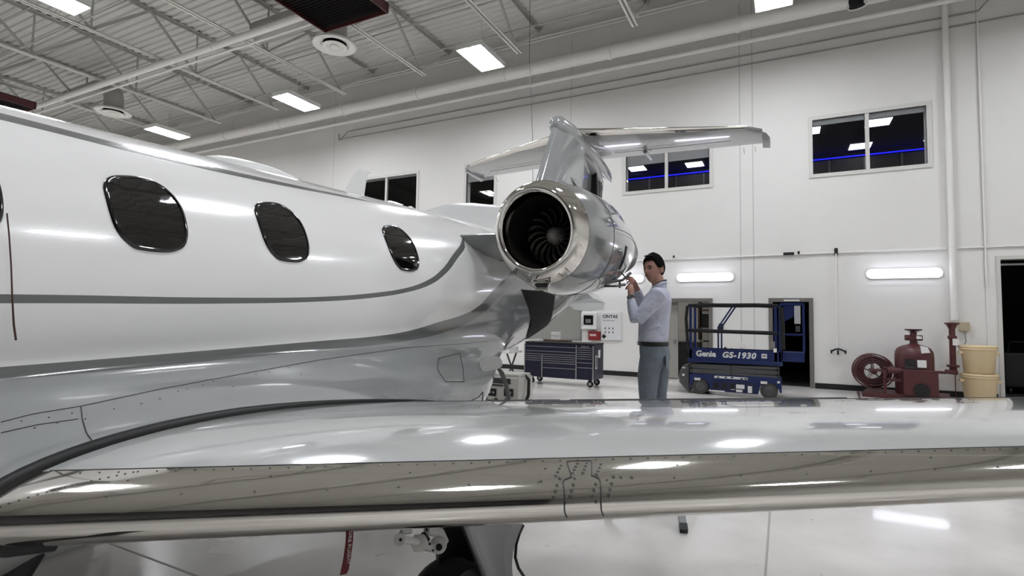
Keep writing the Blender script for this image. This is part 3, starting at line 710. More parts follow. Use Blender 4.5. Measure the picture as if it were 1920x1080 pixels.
# bullet fairing on top
rows = []
for y, r, rz, zc in ((6.93, .03, .05, 4.33), (6.97, .09, .11, 4.33), (7.08, .13, .155, 4.33), (7.5, .15, .18, 4.34), (8.0, .14, .18, 4.34), (8.6, .11, .17, 4.31), (9.2, .08, .15, 4.27), (9.6, .04, .12, 4.25), (9.8, .01, .09, 4.23)):
    rows.append([(X0 + r * math.cos(2 * math.pi * k / 24), y, zc + rz * math.sin(2 * math.pi * k / 24)) for k in range(24)])
MB().loft(rows).build('tail_bullet', M_TAIL, PLANE, smooth=True)
def stab(side):
    rows = []; lr = []
    for i in range(25):
        f = i / 24; xs_ = 2.65 * f; yl = 7.62 + .385 * xs_; yt = 9.28 + .08 * xs_; z = 4.46 + .0 * xs_; t = .05 - .016 * f; tk = .09 * (1 - .35 * f)
        if f > .93:
            yl += (f - .93) / .07 * .14
        c = yt - yl; n = 14; r = []; l = []
        for j in range(n + 1):
            u = (j / n) ** 1.8; r.append((X0 + side * xs_, yl + u * c, z + tk * c * half(u, 1) * .9))
        for j in range(n - 1, 0, -1):
            u = (j / n) ** 1.8; r.append((X0 + side * xs_, yl + u * c, z - tk * c * half(u, 1) * 1.1))
        rows.append(r)
        for j in range(8, 0, -1):
            u = .09 * (j / 8) ** 2; l.append((X0 + side * xs_, yl + u * c - .002, z + tk * c * half(u, 1) * .9 + .002))
        for j in range(0, 9):
            u = .09 * (j / 8) ** 2; l.append((X0 + side * xs_, yl + u * c - .002, z - tk * c * half(u, 1) * 1.1 - .002))
        if f <= .93: lr.append(l)
    MB().loft(rows).build('stabilizer', M_TAIL, PLANE, smooth=True, sharp=60)
    MB().grid(lr).build('stabilizer_leading_edge', M_CHROME, PLANE, smooth=True, sharp=80, label='polished bare metal stabilizer leading edge')
    MB().tube([(X0 + side * x, 9.0 + .08 * x - .2, 4.40) for x in (.35, 1.2, 2.2)], .004, 6).build('elevator_line', M_LINE, PLANE)
    # tip cap turned down
    m = MB(); x = X0 + side * 2.65
    m.loft([[(x + side * d, y0_, z0_), (x + side * d, y1_, z0_ - .03), (x + side * d, y1_ + .02, z0_ + .04), (x + side * d, (y0_ + y1_) / 2, z0_ + .07)] for d, y0_, y1_, z0_ in ((-.02, 8.75, 9.52, 4.42), (.05, 8.85, 9.55, 4.42), (.10, 9.1, 9.58, 4.42))])
    m.build('stabilizer_tip', M_TAIL, PLANE, smooth=True, bevel=.01)
    for xx in (2.35, 2.52): MB().cyl((X0 + side * xx, 9.47, 4.42), (X0 + side * xx, 9.62, 4.36), .003, 5).build('static_wick', M_DGREY, PLANE)
    MB().tube([(X0 + side * .85, 8.9, 4.38), (X0 + side * .85, 9.35, 4.37)], [.035, .02], 10).build('hinge_fairing', M_TAIL, PLANE, smooth=True)
stab(1); stab(-1)
# fin pivot fairing and side scoop
rows = []
for y, r, rz, zc in ((7.75, .02, .03, 4.12), (8.0, .12, .1, 4.14), (8.4, .14, .13, 4.12), (8.8, .12, .15, 4.08), (9.1, .06, .13, 4.0), (9.15, .02, .1, 3.92)):
    rows.append([(X0 + r * math.cos(2 * math.pi * k / 20), y, zc + rz * math.sin(2 * math.pi * k / 20)) for k in range(20)])
MB().loft(rows).build('pivot_fairing', M_TAIL, PLANE, smooth=True)
MB().prism([(X0 + .12, 7.2, 3.62), (X0 + .17, 7.55, 3.48), (X0 + .17, 7.85, 3.48), (X0 + .12, 7.6, 3.64)], (.02, 0, .0)).build('side_scoop', M_TAIL, PLANE, bevel=.004)
MB().prism([(X0 + .10, 8.55, 4.02), (X0 + .15, 8.50, 3.3), (X0 + .15, 8.58, 3.3), (X0 + .10, 8.62, 4.02)], (-.1, 0, 0)).build('rudder_gap', M_DARK, PLANE)
for i in range(2): MB().box(X0 + .06, X0 + .07, 8.86 + .1 * i, 8.9 + .1 * i, 3.4, 3.95).build('rudder_vent', M_DGREY, PLANE)
# ventral fins
for sd in (1, -1):
    VF = [(-2.70, 6.95, 1.74), (-2.62, 7.9, 1.86), (-2.56, 8.35, 1.80), (-2.52, 8.15, 1.68), (-2.56, 7.55, 1.64), (-2.62, 7.1, 1.66)]
    P = [(p[0] if sd > 0 else 2 * X0 - p[0], p[1], p[2]) for p in VF]
    MB().prism(P, (-sd * .16, 0, .14)).build('ventral_fin', M_TAIL, PLANE, bevel=.006)

# ------------------------------------------------------------------ engines
EX, EZ, EY = -1.565, 2.135, 3.40
M_NAC = mat('nacelle_grey_paint', (140, 142, 142), .16, coat=1, noise=.02, nscale=2)
NPROF = [(0.0, .292), (.004, .302), (.015, .315), (.04, .333), (.08, .352), (.13, .368), (.18, .380), (.26, .394), (.36, .406), (.5, .418), (.7, .425), (.9, .423), (1.1, .412), (1.3, .392), (1.5, .362), (1.7, .325), (1.9, .285), (2.05, .255), (2.10, .245)]
IPROF = [(0.0, .292), (.003, .282), (.012, .270), (.03, .260), (.06, .254), (.10, .250), (.25, .248), (.45, .245)]
RING_END = .13
def nac_r(s): return lerp_tab(NPROF, s)
def nac_pt(s, a, r=None, side=1, off=0):
    rr = (r if r is not None else nac_r(s)) + off
    low = max(0, -math.sin(a)); bul = 1 + .10 * low ** 2 * min(1, s / .5) * max(0, min(1, (1.9 - s) / .6))
    if r is not None: bul = 1
    # inlet face leans: lip top further forward
    lean = -.07 * math.sin(a) * rr / .3 * max(0, 1 - s / .6)
    x = rr * math.cos(a) * bul; z = rr * math.sin(a) * bul
    ax = -.02 * s; az = .05 * s
    p = (EX + ax + x, EY + s + lean * .8, EZ + az + z)
    return p if side > 0 else (2 * X0 - p[0], p[1], p[2])
NS = 64
ANG = [2 * math.pi * k / NS for k in range(NS)]
def engine(side):
    g = PLANE
    ss = [RING_END, .2, .26, .36, .5, .6, .7, .8, .9, 1.0, 1.1, 1.2, 1.3, 1.4, 1.5, 1.6, 1.7, 1.8, 1.9, 2.05, 2.10]
    nac = bpy.data.objects.new('engine', None); COL.objects.link(nac); nac.location = nac_pt(.9, 0, 0.0, side); attach(nac, PLANE)
    NO = MB().grid([[nac_pt(s, a, side=side) for a in ANG] for s in ss], True).build('nacelle', M_NAC, nac, smooth=True, sharp=60)
    out = [s for s, _ in NPROF if s <= RING_END]
    rows = [[nac_pt(s, a, lerp_tab(IPROF, s), side) for a in ANG] for s in (.10, .06, .03, .012, .003)] + [[nac_pt(s, a, side=side, off=.0015 if s > .1 else 0) for a in ANG] for s in out]
    MB().grid(rows, True).build('intake_lip', M_CHROME, nac, smooth=True, sharp=80, label='mirror polished intake lip ring')
    MB().grid([[nac_pt(s, a, lerp_tab(IPROF, s), side) for a in ANG] for s in (.10, .15, .25, .35, .45, .55)], True).build('intake_duct', mat('intake_dark', (44, 41, 38), .35, metal=.3), nac, smooth=True)
    MB().tube([nac_pt(RING_END + .001, a, side=side, off=.001) for a in ANG], .0018, 6, closed=True).build('lip_joint', M_LINE, nac)
    c = Vector(nac_pt(.44, 0, 0.0001, side))
    MB().lathe([(.003, -.105), (.028, -.098), (.052, -.074), (.068, -.04), (.076, 0), (.078, .06)], c, 'y', 32).build('spinner', mat('spinner_grey', (190, 186, 180), .4, metal=.2), nac, smooth=True, label='grey metal fan spinner')
    b = MB()
    for k in range(6):
        a = 2 * math.pi * k / 6 + .3; q = c + Vector((.062 * math.cos(a), -.055, .062 * math.sin(a))); b.tube([q, q + Vector((0, -.006, 0))], .005, 7)
    o = b.build('spinner_bolts', M_BLACK, nac); o['kind'] = 'stuff'
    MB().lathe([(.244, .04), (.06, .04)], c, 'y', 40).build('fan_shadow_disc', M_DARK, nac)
    NBL = 18; bl = None
    for k in range(NBL):
        if bl is None:
            rows = []
            for i in range(9):
                f = i / 8; r = .066 + .176 * f; tw = R(28 + 34 * f); sweep = .34 * f * f - .08 * math.sin(f * 3.14); ch = .042 + .030 * f
                row = []
                for j in range(5):
                    u = (j - 2) / 2; camb = .006 * (1 - u * u)
                    ta = u * ch * math.sin(tw) ; ya = u * ch * math.cos(tw) + camb
                    an = sweep + ta / r
                    row.append((r * math.cos(an), ya, r * math.sin(an)))
                rows.append(row)
            bl = MB().grid(rows).build('fan_blade', mat('fan_blade_metal', (92, 88, 83), .32, metal=.85), nac, smooth=True)
            bl.location = c; bl.matrix_parent_inverse = WM(nac).inverted()
            sd = bl.modifiers.new('s', 'SOLIDIFY'); sd.thickness = .003; o = bl
        else:
            o = bl.copy(); COL.objects.link(o)
        o.rotation_euler = (0, 2 * math.pi * k / NBL, 0)
    # cowl details, near side
    def P(s, deg, off=.0015): return nac_pt(s, R(deg), side=1, off=off) if side > 0 else nac_pt(s, R(deg), side=-1, off=off)
    # panel lines
    MB().tube([P(.60, d) for d in range(-85, 75, 4)], .0016, 6).build('cowl_line', M_LINE, nac)
    MB().tube([P(.60 + i * .07, 8 + i * .2) for i in range(20)], .0016, 6).build('cowl_line', M_LINE, nac)
    MB().tube([P(.35 + i * .03 , -62 + 14 * math.sin(i / 16 * 3.14)) for i in range(17)], .0014, 6).build('cowl_line', M_LINE, nac)
    rv = []
    for i in range(16): rv.append((P(.66 + i * .08, 4 + i * .2), Vector(P(.66 + i * .08, 4 + i * .2, .05)) - Vector(P(.66 + i * .08, 4 + i * .2, 0))))
    for d in range(-80, 75, 14): rv.append((P(.57, d), Vector(P(.57, d, .05)) - Vector(P(.57, d, 0))))
    rivets(rv, .0045, 'cowl_screws', M_LINE, nac)
    # black slot
    MB().grid([[P(.97 + .075 * j, d, .003) for j in range(2)] for d in range(-34, -5, 3)]).build('exhaust_slot', M_DARK, nac, label='narrow black slot')
    # triangular intake on top side
    t3 = [P(.62, 42, .004), P(.66, 24, .004), P(.92, 30, .004)]
    MB().add(t3, [(0, 1, 2)]).build('flush_intake', mat('flush_intake_grey', (120, 121, 121), .3, metal=.3), nac)
    MB().grid([[P(.95 + .3 * j / 6, 58 - 9 * j / 6 - k * 5, .003) for j in range(7)] for k in range(2)]).build('anti_ice_outlet', mat('outlet_grey', (110, 110, 108), .3), nac)
    # framed scoop below the lip
    if side > 0:
        LPO = [o for o in bpy.data.objects if o.name.startswith('intake_lip') and o.parent == nac][0]; me1, me2 = NO.data, LPO.data; nv = len(me1.vertices)
        NV = BVHTree.FromPolygons([v.co[:] for v in me1.vertices] + [v.co[:] for v in me2.vertices], [p.vertices[:] for p in me1.polygons] + [tuple(i + nv for i in p.vertices) for p in me2.polygons])
        def npx(x, y, off):
            h, n, _, _ = NV.ray_cast(CAMW.translation, pxdir(x, y)); n = n if n.dot(pxdir(x, y)) < 0 else -n; return h + n * off
        fr = [npx(1003, 528, .012), npx(1028, 526.5, .012), npx(1025, 536, .012), npx(1007, 537, .012)]
        fr2 = [npx(1001, 526, .016), npx(1031, 524, .02), npx(1027, 538.5, .016), npx(1005, 539, .016)]
        MB().add(fr, [(0, 1, 2, 3)]).build('oil_cooler_inlet', M_DARK, nac, label='black scoop opening')
        MB().tube(fr2, .009, 8, closed=True).build('scoop_frame', M_CHROME, nac, smooth=True)
    # exhaust nozzle
    e = Vector(nac_pt(2.05, 0, 0.0001, side)); MB().lathe([(.245, -.02), (.235, .18), (.21, .30), (.19, .30), (.21, .15)], e, 'y', 40).build('exhaust_nozzle', mat('nozzle_metal', (110, 104, 98), .35, metal=.9), nac, smooth=True)
    MB().lathe([(.12, 0), (.08, .25), (.02, .42)], e, 'y', 24).build('exhaust_cone', MATS['nozzle_metal'], nac, smooth=True)
    # pylon
    rows = []
    for x, yl, yt, z, t in ((-2.62, 3.62, 5.7, 2.135, .30), (-2.42, 3.66, 5.6, 2.135, .26), (-2.15, 3.74, 5.5, 2.145, .22), (-1.95, 3.80, 5.4, 2.15, .20), (-1.75, 3.86, 5.3, 2.15, .20)):
        r = []; c_ = yt - yl
        for j in range(13):
            u = (j / 12) ** 1.7; r.append((x, yl + u * c_, z + .045 * (1 - u) + half(u, t / 2.2) * c_ * .42))
        for j in range(11, 0, -1):
            u = (j / 12) ** 1.7; r.append((x, yl + u * c_, z + .045 * (1 - u) - half(u, t) * c_ * .62))
        rows.append([(p if side > 0 else (2 * X0 - p[0], p[1], p[2])) for p in r])
    MB().loft(rows).build('pylon', M_GREY, PLANE, smooth=True, sharp=60)
engine(1); engine(-1)
PYB = bvh([o for o in bpy.data.objects if o.name == 'pylon'][0])
vt = []
for p_ in ((932, 489), (943, 488), (948, 498)):
    h, n_, _, _ = PYB.ray_cast(CAMW.translation, pxdir(*p_))
    if h: vt.append(h + (CAMW.translation - h).normalized() * .006)
if len(vt) == 3: MB().add(vt, [(0, 1, 2)]).build('pylon_vent', M_DARK, PLANE)
# open cowl latch where the man works
lt = MB(); q0 = Vector((-1.30, 4.55, 1.86))
lt.tube([(-1.32, 4.35, 1.83), (-1.24, 4.55, 1.86), (-1.20, 4.66, 1.93)], .014, 8).tube([(-1.36, 4.4, 1.80), (-1.26, 4.42, 1.80), (-1.22, 4.56, 1.82)], .009, 8).tube([(-1.30, 4.28, 1.90), (-1.23, 4.4, 1.93), (-1.20, 4.5, 1.88)], .008, 8)
lt.bar((-1.25, 4.5, 1.85), (-1.25, 4.5, 1.79), .015).build('cowl_latch', mat('latch_steel', (96, 94, 92), .35, metal=.8), PLANE, smooth=True, label='open grey cowl latch')

# ------------------------------------------------------------------ aft baggage opening: dark liner on the skin with rim
L_ = [(978, 543), (984, 560), (991, 578), (995, 597), (992, 615), (986, 635), (978, 655), (974, 668)]
def poly_patch(left, right, name, m, off, label=None, n=8):
    rows = []
    def dn(L): return [(L[i][0] + (L[i + 1][0] - L[i][0]) * k / 4, L[i][1] + (L[i + 1][1] - L[i][1]) * k / 4) for i in range(len(L) - 1) for k in range(4)] + [L[-1]]
    left, right = dn(left), dn(right); n = 24
    for (a, b), (c, d) in zip(left, right):
        r = []
        for i in range(n + 1):
            h, _n = fus_px(a + (c - a) * i / n, b + (d - b) * i / n, off)
            if h is None: h = r[-1] if r else None
            if h is not None: r.append(h)
        if len(r) == n + 1: rows.append(r)
    if len(rows) > 1:
        m_ = MB().grid(rows); return m_.build(name, m, PLANE, smooth=True, label=label)
R_ = [(1040, 548), (1038, 562), (1036, 577), (1033, 592), (1026, 610), (1012, 632), (990, 652), (976, 670)]
M_LINER = mat('baggage_liner', (20, 15, 14), .75, spec=.2)
poly_patch(L_, R_, 'baggage_opening', M_LINER, .012, label='dark brown open baggage compartment')
fus_line(L_, .007, 'opening_rim', M_BLACK, 4)
fus_line([(975, 668), (992, 655), (1012, 637), (1026, 615), (1034, 594), (1038, 565)], .006, 'opening_rim', M_DGREY, 4)

# fuel / service flap hanging open with power cable
def cam_pt(px, py, dist_from_fus=0, x=-1.9):
    d = pxdir(px, py); t = (x - CAMW.translation.x) / d.x; return CAMW.translation + d * t
FLX = -1.80
fl = [(899, 680), (903, 673), (912, 671), (930, 668), (938, 670), (942, 677), (942, 686), (937, 691), (925, 694), (910, 697), (903, 695), (900, 688)]
P = [cam_pt(a, b, x=FLX + .05 * (a - 900) / 42) for a, b in fl]
MB().prism(P, (-.012, .004, 0)).build('service_flap', mat('flap_grey', (172, 172, 170), .3, coat=.5), PLANE, bevel=.003, label='small open grey external power flap')
b_ = [cam_pt(a, b, x=FLX + .02) for a, b in ((931, 677), (938, 677), (938, 679.5), (931, 679.5))]; MB().prism(b_, (.014, 0, 0)).build('flap_catch', M_BLACK, PLANE)

# ------------------------------------------------------------------ landing gear under the near wing
GXc = -1.2
def gp(px, py, x=GXc): return cam_pt(px, py, x=x)
def gear(side):
    g = bpy.data.objects.new('landing_gear', None); COL.objects.link(g); gx = -1.28 if side > 0 else 2 * X0 + 1.28; g.location = (gx, 1.95, 0); attach(g, PLANE)
    s = side
    MB().lathe([(.14, -.07), (.21, -.085), (.235, -.05), (.24, 0), (.235, .05), (.21, .085), (.14, .07)], (gx, 1.95, .24), 'x', 36).build('tyre', M_BLACK, g, smooth=True)
    MB().lathe([(.03, -.08), (.13, -.075), (.145, -.05), (.145, .05), (.13, .075), (.03, .08)], (gx, 1.95, .24), 'x', 28).build('wheel_rim', M_ALU, g, smooth=True)
    MB().cyl((gx - s * .1, 1.95, .24), (gx + s * .16, 1.96, .24), .03, 14).build('axle', M_ALU, g, smooth=True)
    MB().tube([(gx - s * .02, 2.26, .3), (gx - s * .02, 2.28, .6), (gx, 2.2, .95)], [.045, .05, .06], 16).build('strut', mat('gear_white', (214, 212, 208), .3, coat=.5), g, smooth=True)
    return g
gear(1); gear(-1)
# white retract linkage seen under the leading edge
gk = bpy.data.objects.new('gear_linkage', None); COL.objects.link(gk); gk.location = gp(800, 1015); attach(gk, PLANE)
M_GW = mat('gear_white', (214, 212, 208), .3)
def tocam(q): return (CAMW.translation - q).normalized()
def disc(q, r, a, b, name, m, n=24, r2=None):
    d = tocam(q); MB().tube([q + d * a, q + d * (b - .004), q + d * b], [r, r, r2 or r * .86], n).build(name, m, gk, smooth=True, sharp=50)
disc(gp(750, 1012), .021, -.05, .03, 'linkage_joint', M_GW); disc(gp(786, 1018), .034, -.05, .02, 'linkage_joint', M_GW, 6); disc(gp(822, 1022), .032, -.05, .045, 'linkage_joint', M_GW)
disc(gp(823, 1026), .019, .04, .05, 'bore_ring', M_ALU); disc(gp(823, 1026), .014, .045, .053, 'bore', M_BLACK); disc(gp(751, 1012), .006, .02, .034, 'bore', M_BLACK)
disc(gp(806, 1020), .005, .0, .04, 'bore', M_BLACK, 10); disc(gp(812, 1032), .004, .0, .05, 'bore', M_BLACK, 10)
MB().tube([gp(752, 1012), gp(786, 1016)], .013, 14).build('linkage_arm', M_GW, gk, smooth=True)
MB().tube([gp(786, 1018), gp(806, 1026), gp(822, 1024)], [.02, .017, .024], 14).build('linkage_arm', M_GW, gk, smooth=True)
MB().tube([gp(752, 998), gp(770, 996)], .008, 10).build('linkage_arm', M_ALU, gk, smooth=True)
MB().tube([gp(800, 995), gp(826, 1000), gp(836, 1015)], [.014, .018, .012], 12).build('linkage_arm', M_GW, gk, smooth=True)
MB().tube([gp(793, 1003), gp(800, 1012)], [.012, .014], 10).build('linkage_bush', M_BLACK, gk, smooth=True)
MB().tube([gp(799, 985), gp(801, 1000), gp(792, 1008)], .004, 6).build('hydraulic_line', M_BLACK, gk)
# dark wheel well fork and grey gear door
MB().prism([gp(833, 985, -1.3), gp(868, 985, -1.3), (gp(868, 985, -1.3) + gp(900, 1085, -1.3)) / 2, gp(905, 1090, -1.3), gp(826, 1090, -1.3), gp(822, 1050, -1.3)], (-.05, .05, 0)).build('gear_fork', M_BLACK, PLANE, bevel=.01)
rows = []
for i in range(9):
    f = i / 8; yy = 978 + f * 112
    a = gp(862 + 50 * f, yy, -1.15); b = gp(978 - 16 * math.sin(f * 3.14 * .8) - 8 * f, yy, -1.22)
    rows.append([a + (b - a) * (k / 6) + Vector((-.05 * math.sin(k / 6 * 3.14), 0, 0)) for k in range(7)])
dr = MB().grid(rows).build('gear_door', mat('gear_door_grey', (150, 151, 152), .35), PLANE, smooth=True); so = dr.modifiers.new('s', 'SOLIDIFY'); so.thickness = .012
MB().tube([gp(866, 985, -1.12), gp(905, 1085, -1.12)], .005, 6).build('gear_door_seal', M_BLACK, PLANE)
MB().tube([gp(981, 985, -1.24), gp(974, 1000, -1.24), gp(968, 1020, -1.24), gp(966, 1045, -1.24), gp(972, 1065, -1.24), gp(985, 1085, -1.24)], .008, 8).build('gear_door_seal', M_BLACK, PLANE)
# nose gear (out of the picture, holds the nose up)
ng = bpy.data.objects.new('nose_gear', None); COL.objects.link(ng); ng.location = (X0, -2.6, 0); attach(ng, PLANE)
MB().lathe([(.10, -.06), (.17, -.07), (.19, 0), (.17, .07), (.10, .06)], (X0, -2.6, .19), 'x', 30).build('tyre', M_BLACK, ng, smooth=True)
MB().tube([(X0, -2.6, .19), (X0 + .0, -2.55, .9)], [.03, .05], 14).build('strut', M_GW, ng, smooth=True)
# black duct hose low at the left edge
tag(MB().tube([(-1.88, .78, .86), (-1.9, .74, .78), (-1.97, .68, .6), (-2.0, .6, .3), (-1.95, .5, .06), (-1.7, .2, .05)], [.035, .04, .045, .05, .05, .05], 14).build('black_hose', M_BLACK, smooth=True), 'black hose dropping to the floor under the wing root at left', 'hose')

# red streamer
t = thing('warning_streamer', 'red cloth streamer, darkened as if shaded, with white letters hanging under the wing', 'streamer', gp(655, 990))
a = [gp(650, 985), gp(662, 985), gp(662, 1020), gp(657, 1050), gp(652, 1072), gp(638, 1080), gp(641, 1050), gp(648, 1020)]
rows = [[gp(649, 985), gp(663, 985)], [gp(648, 1015), gp(662, 1015)], [gp(644, 1045), gp(658, 1045)], [gp(640, 1065), gp(654, 1068)], [gp(637, 1079), gp(650, 1076)]]
MB().grid(rows).build('ribbon', mat('streamer_red_shaded', (104, 28, 34), .7), t)  # red lowered so the colour carries the shade under the wing
def mat_from(o, xd, yd):
    xd = Vector(xd).normalized(); yd = Vector(yd); yd = (yd - xd * yd.dot(xd)).normalized(); z = xd.cross(yd); return Matrix((( xd.x, yd.x, z.x, o[0]), (xd.y, yd.y, z.y, o[1]), (xd.z, yd.z, z.z, o[2]), (0, 0, 0, 1)))
text_obj('lettering', 'BEFORE FLIGHT', .018, mat('streamer_text', (205, 190, 190), .6), mat_from(gp(656, 978, GXc + .012), gp(653, 1018) - gp(656, 978), gp(662, 1000) - gp(650, 1000)), t)
# brown cord on the left window
MB().tube([cam_pt(13, 400, x=-2.13), cam_pt(17, 440, x=-2.12), cam_pt(21, 500, x=-2.11), cam_pt(23, 560, x=-2.10), cam_pt(26, 610, x=-2.10), cam_pt(30, 638, x=-2.10)], [.0022, .0022, .0022, .0025, .003, .003], 6).build('hanging_cord', mat('cord_brown', (74, 48, 42), .7), PLANE, label='thin dark brown hanging cord')

# ================================================================== STEP LADDER and MAN
t = thing('step_ladder', 'low aluminium step stool with black feet under the man', 'ladder', (-.98, 4.65, 0))
for sx in (-1, 1):
    for sy, top in ((-1, .12), (1, .12)):
        a = Vector((-.93 + sx * .27, 4.70 + sy * .62, .05)); b = Vector((-.98 + sx * .2, 4.72 + sy * .26, .30))
        MB().bar(a, b, .05, .035).build('leg', mat('ladder_grey', (120, 120, 120), .5), t)
        MB().bar(a + (a - b) * .12, a + (b - a) * .0, .055, .04).build('rubber_foot', M_BLACK, t)
MB().box(-1.22, -.74, 4.42, 5.02, .29, .32).build('platform', M_ALU, t, bevel=.006)

PX, PY, PZ = -1.03, 4.8, .32
man = thing('person', 'man in pale blue shirt and jeans reaching up to the engine cowling', 'person', (PX, PY, PZ))
def PL(p): return Vector((PX - p[0], PY - p[1], PZ + p[2]))
M_SKIN = mat('skin', (176, 132, 116), .5); M_HAIR = mat('dark_hair', (15, 11, 10), .9, bump=.6, bscale=220, spec=.1)
M_SHIRT = mat('pale_blue_shirt', (190, 193, 208), .8, noise=.16, nscale=11, bump=1.0, bscale=22, detail=5)
M_JEAN = mat('washed_denim', (112, 121, 130), .85, noise=.3, nscale=9, bump=1.0, bscale=20, detail=5)
def ell(cx, cy, z, rx, ry, n=24, tilt=0): return [(cx + rx * math.cos(2 * math.pi * k / n), cy + ry * math.sin(2 * math.pi * k / n), z + tilt * math.cos(2 * math.pi * k / n)) for k in range(n)]
def remeshed(mb, name, m, voxel, parent, smooth=4):
    mb.v = [tuple(PL(p)) for p in mb.v]
    o = mb.build('tmp', m); rm = o.modifiers.new('r', 'REMESH'); rm.mode = 'VOXEL'; rm.voxel_size = voxel
    sm = o.modifiers.new('s', 'SMOOTH'); sm.iterations = smooth; sm.factor = .5
    me = bpy.data.meshes.new_from_object(o.evaluated_get(bpy.context.evaluated_depsgraph_get())); bpy.data.objects.remove(o)
    for p in me.polygons: p.use_smooth = True
    me.name = name; me.materials.clear(); me.materials.append(m)
    r = bpy.data.objects.new(name, me); COL.objects.link(r); attach(r, parent); return r
SHL, ELL, WRL = (-.075, .185, 1.405), (.085, .255, 1.19), (.155, .185, 1.405)
SHR, ELR, WRR = (-.055, -.185, 1.405), (.12, -.21, 1.27), (.165, -.045, 1.50)
# shirt
sb = MB()
sb.loft([ell(-.002, 0, .985, .118, .158), ell(.0, 0, 1.03, .128, .168), ell(-.004, 0, 1.10, .13, .165), ell(-.008, 0, 1.2, .132, .172), ell(-.016, 0, 1.3, .136, .185), ell(-.03, 0, 1.37, .128, .188), ell(-.045, 0, 1.43, .10, .155), ell(-.055, 0, 1.465, .075, .10), ell(-.052, 0, 1.49, .062, .07)])
sb.tube([(-.05, .10, 1.415), SHL, (-.0, .225, 1.30), ELL], [.075, .078, .066, .056], 16)
sb.tube([ELL, (.125, .22, 1.29), (.15, .192, 1.375)], [.056, .047, .037], 16)
sb.tube([(-.04, -.10, 1.415), SHR, (.03, -.205, 1.34), ELR], [.075, .076, .064, .054], 16)
sb.tube([ELR, (.145, -.13, 1.385), (.16, -.065, 1.475)], [.054, .046, .036], 16)
# folds as shallow ridges
for (a, b) in (((-.05, .245, 1.36), (.05, .262, 1.33)), ((-.02, .262, 1.29), (.07, .245, 1.27)), ((.03, .292, 1.23), (.10, .285, 1.25)), ((-.1, .15, 1.15), (.06, .165, 1.10)), ((-.12, .1, 1.08), (.1, .14, 1.06)), ((-.08, .16, 1.28), (.02, .17, 1.2))):
    sb.tube([a, tuple((u + v) / 2 + .003 for u, v in zip(a, b)), b], [.008, .014, .008], 8)
remeshed(sb, 'shirt', M_SHIRT, .009, man, 3)
cb = MB()
rows = []
for i in range(24):
    an = 2 * math.pi * i / 24; 
cb.grid([ell(-.05, 0, 1.465, .070, .080, tilt=-.012), ell(-.052, 0, 1.50, .066, .070, tilt=-.022), ell(-.05, 0, 1.52, .064, .067, tilt=-.03), ell(-.05, 0, 1.50, .072, .078, tilt=-.03)], True)
cb.v = [tuple(PL(p)) for p in cb.v]; cb.build('shirt_collar', M_SHIRT, man, smooth=True)
cb = MB().grid([ell(-.052, 0, 1.47, .060, .064, tilt=-.02), ell(-.055, 0, 1.53, .062, .064, tilt=-.03)], True); cb.v = [tuple(PL(p)) for p in cb.v]; cb.build('collar_lining', mat('collar_dark', (24, 24, 28), .8), man, smooth=True)
# trousers
tb = MB()
tb.loft([ell(-.005, 0, 1.0, .118, .158), ell(-.01, 0, .95, .126, .168), ell(-.018, 0, .88, .13, .172), ell(-.015, 0, .80, .11, .16)])
for sy, dx in ((1, .02), (-1, -.03)):
    tb.loft([ell(-.01, sy * .085, .87, .108, .088), ell(-.0 + dx, sy * .09, .72, .094, .085), ell(.005 + dx, sy * .092, .55, .076, .072), ell(.0 + dx, sy * .095, .46, .070, .066), ell(-.01 + dx, sy * .1, .30, .066, .062), ell(-.012 + dx, sy * .102, .12, .062, .06), ell(-.01 + dx, sy * .104, .05, .068, .062)])
remeshed(tb, 'trousers', M_JEAN, .010, man, 4)
pk = MB().prism([PL((-.135, .02, .90)), PL((-.13, .12, .90)), PL((-.132, .12, .79)), PL((-.136, .07, .77)), PL((-.136, .02, .79))], (.008, 0, 0)); pk.build('back_pocket', M_JEAN, man, bevel=.003)
bl = MB().grid([ell(-.003, 0, .975, .127, .168, 32), ell(-.003, 0, .978, .131, .172, 32), ell(-.003, 0, 1.008, .131, .172, 32), ell(-.003, 0, 1.011, .127, .168, 32)], True); bl.v = [tuple(PL(p)) for p in bl.v]; bl.build('belt', mat('black_leather', (22, 20, 20), .4), man, smooth=True)
bk = MB().prism([PL((.128, -.02, .975)), PL((.128, .02, .975)), PL((.128, .02, 1.012)), PL((.128, -.02, 1.012))], (-.008, 0, 0)); bk.build('belt_buckle', M_ALU, man)
for sy, dx in ((1, .02), (-1, -.03)):
    sh = MB(); sh.loft([[tuple(PL((-.09 + dx + .27 * u, sy * .105 + w_ * math.cos(a), .0 + h * max(0, math.sin(a)) + .0))) for a in [R(-20 + 220 * k / 11) for k in range(12)]] for u, w_, h in ((0, .03, .06), (.15, .038, .09), (.4, .04, .09), (.65, .045, .06), (.9, .04, .045), (1.0, .02, .03))]); sh.build('shoe', M_BLACK, man, smooth=True, sharp=60)
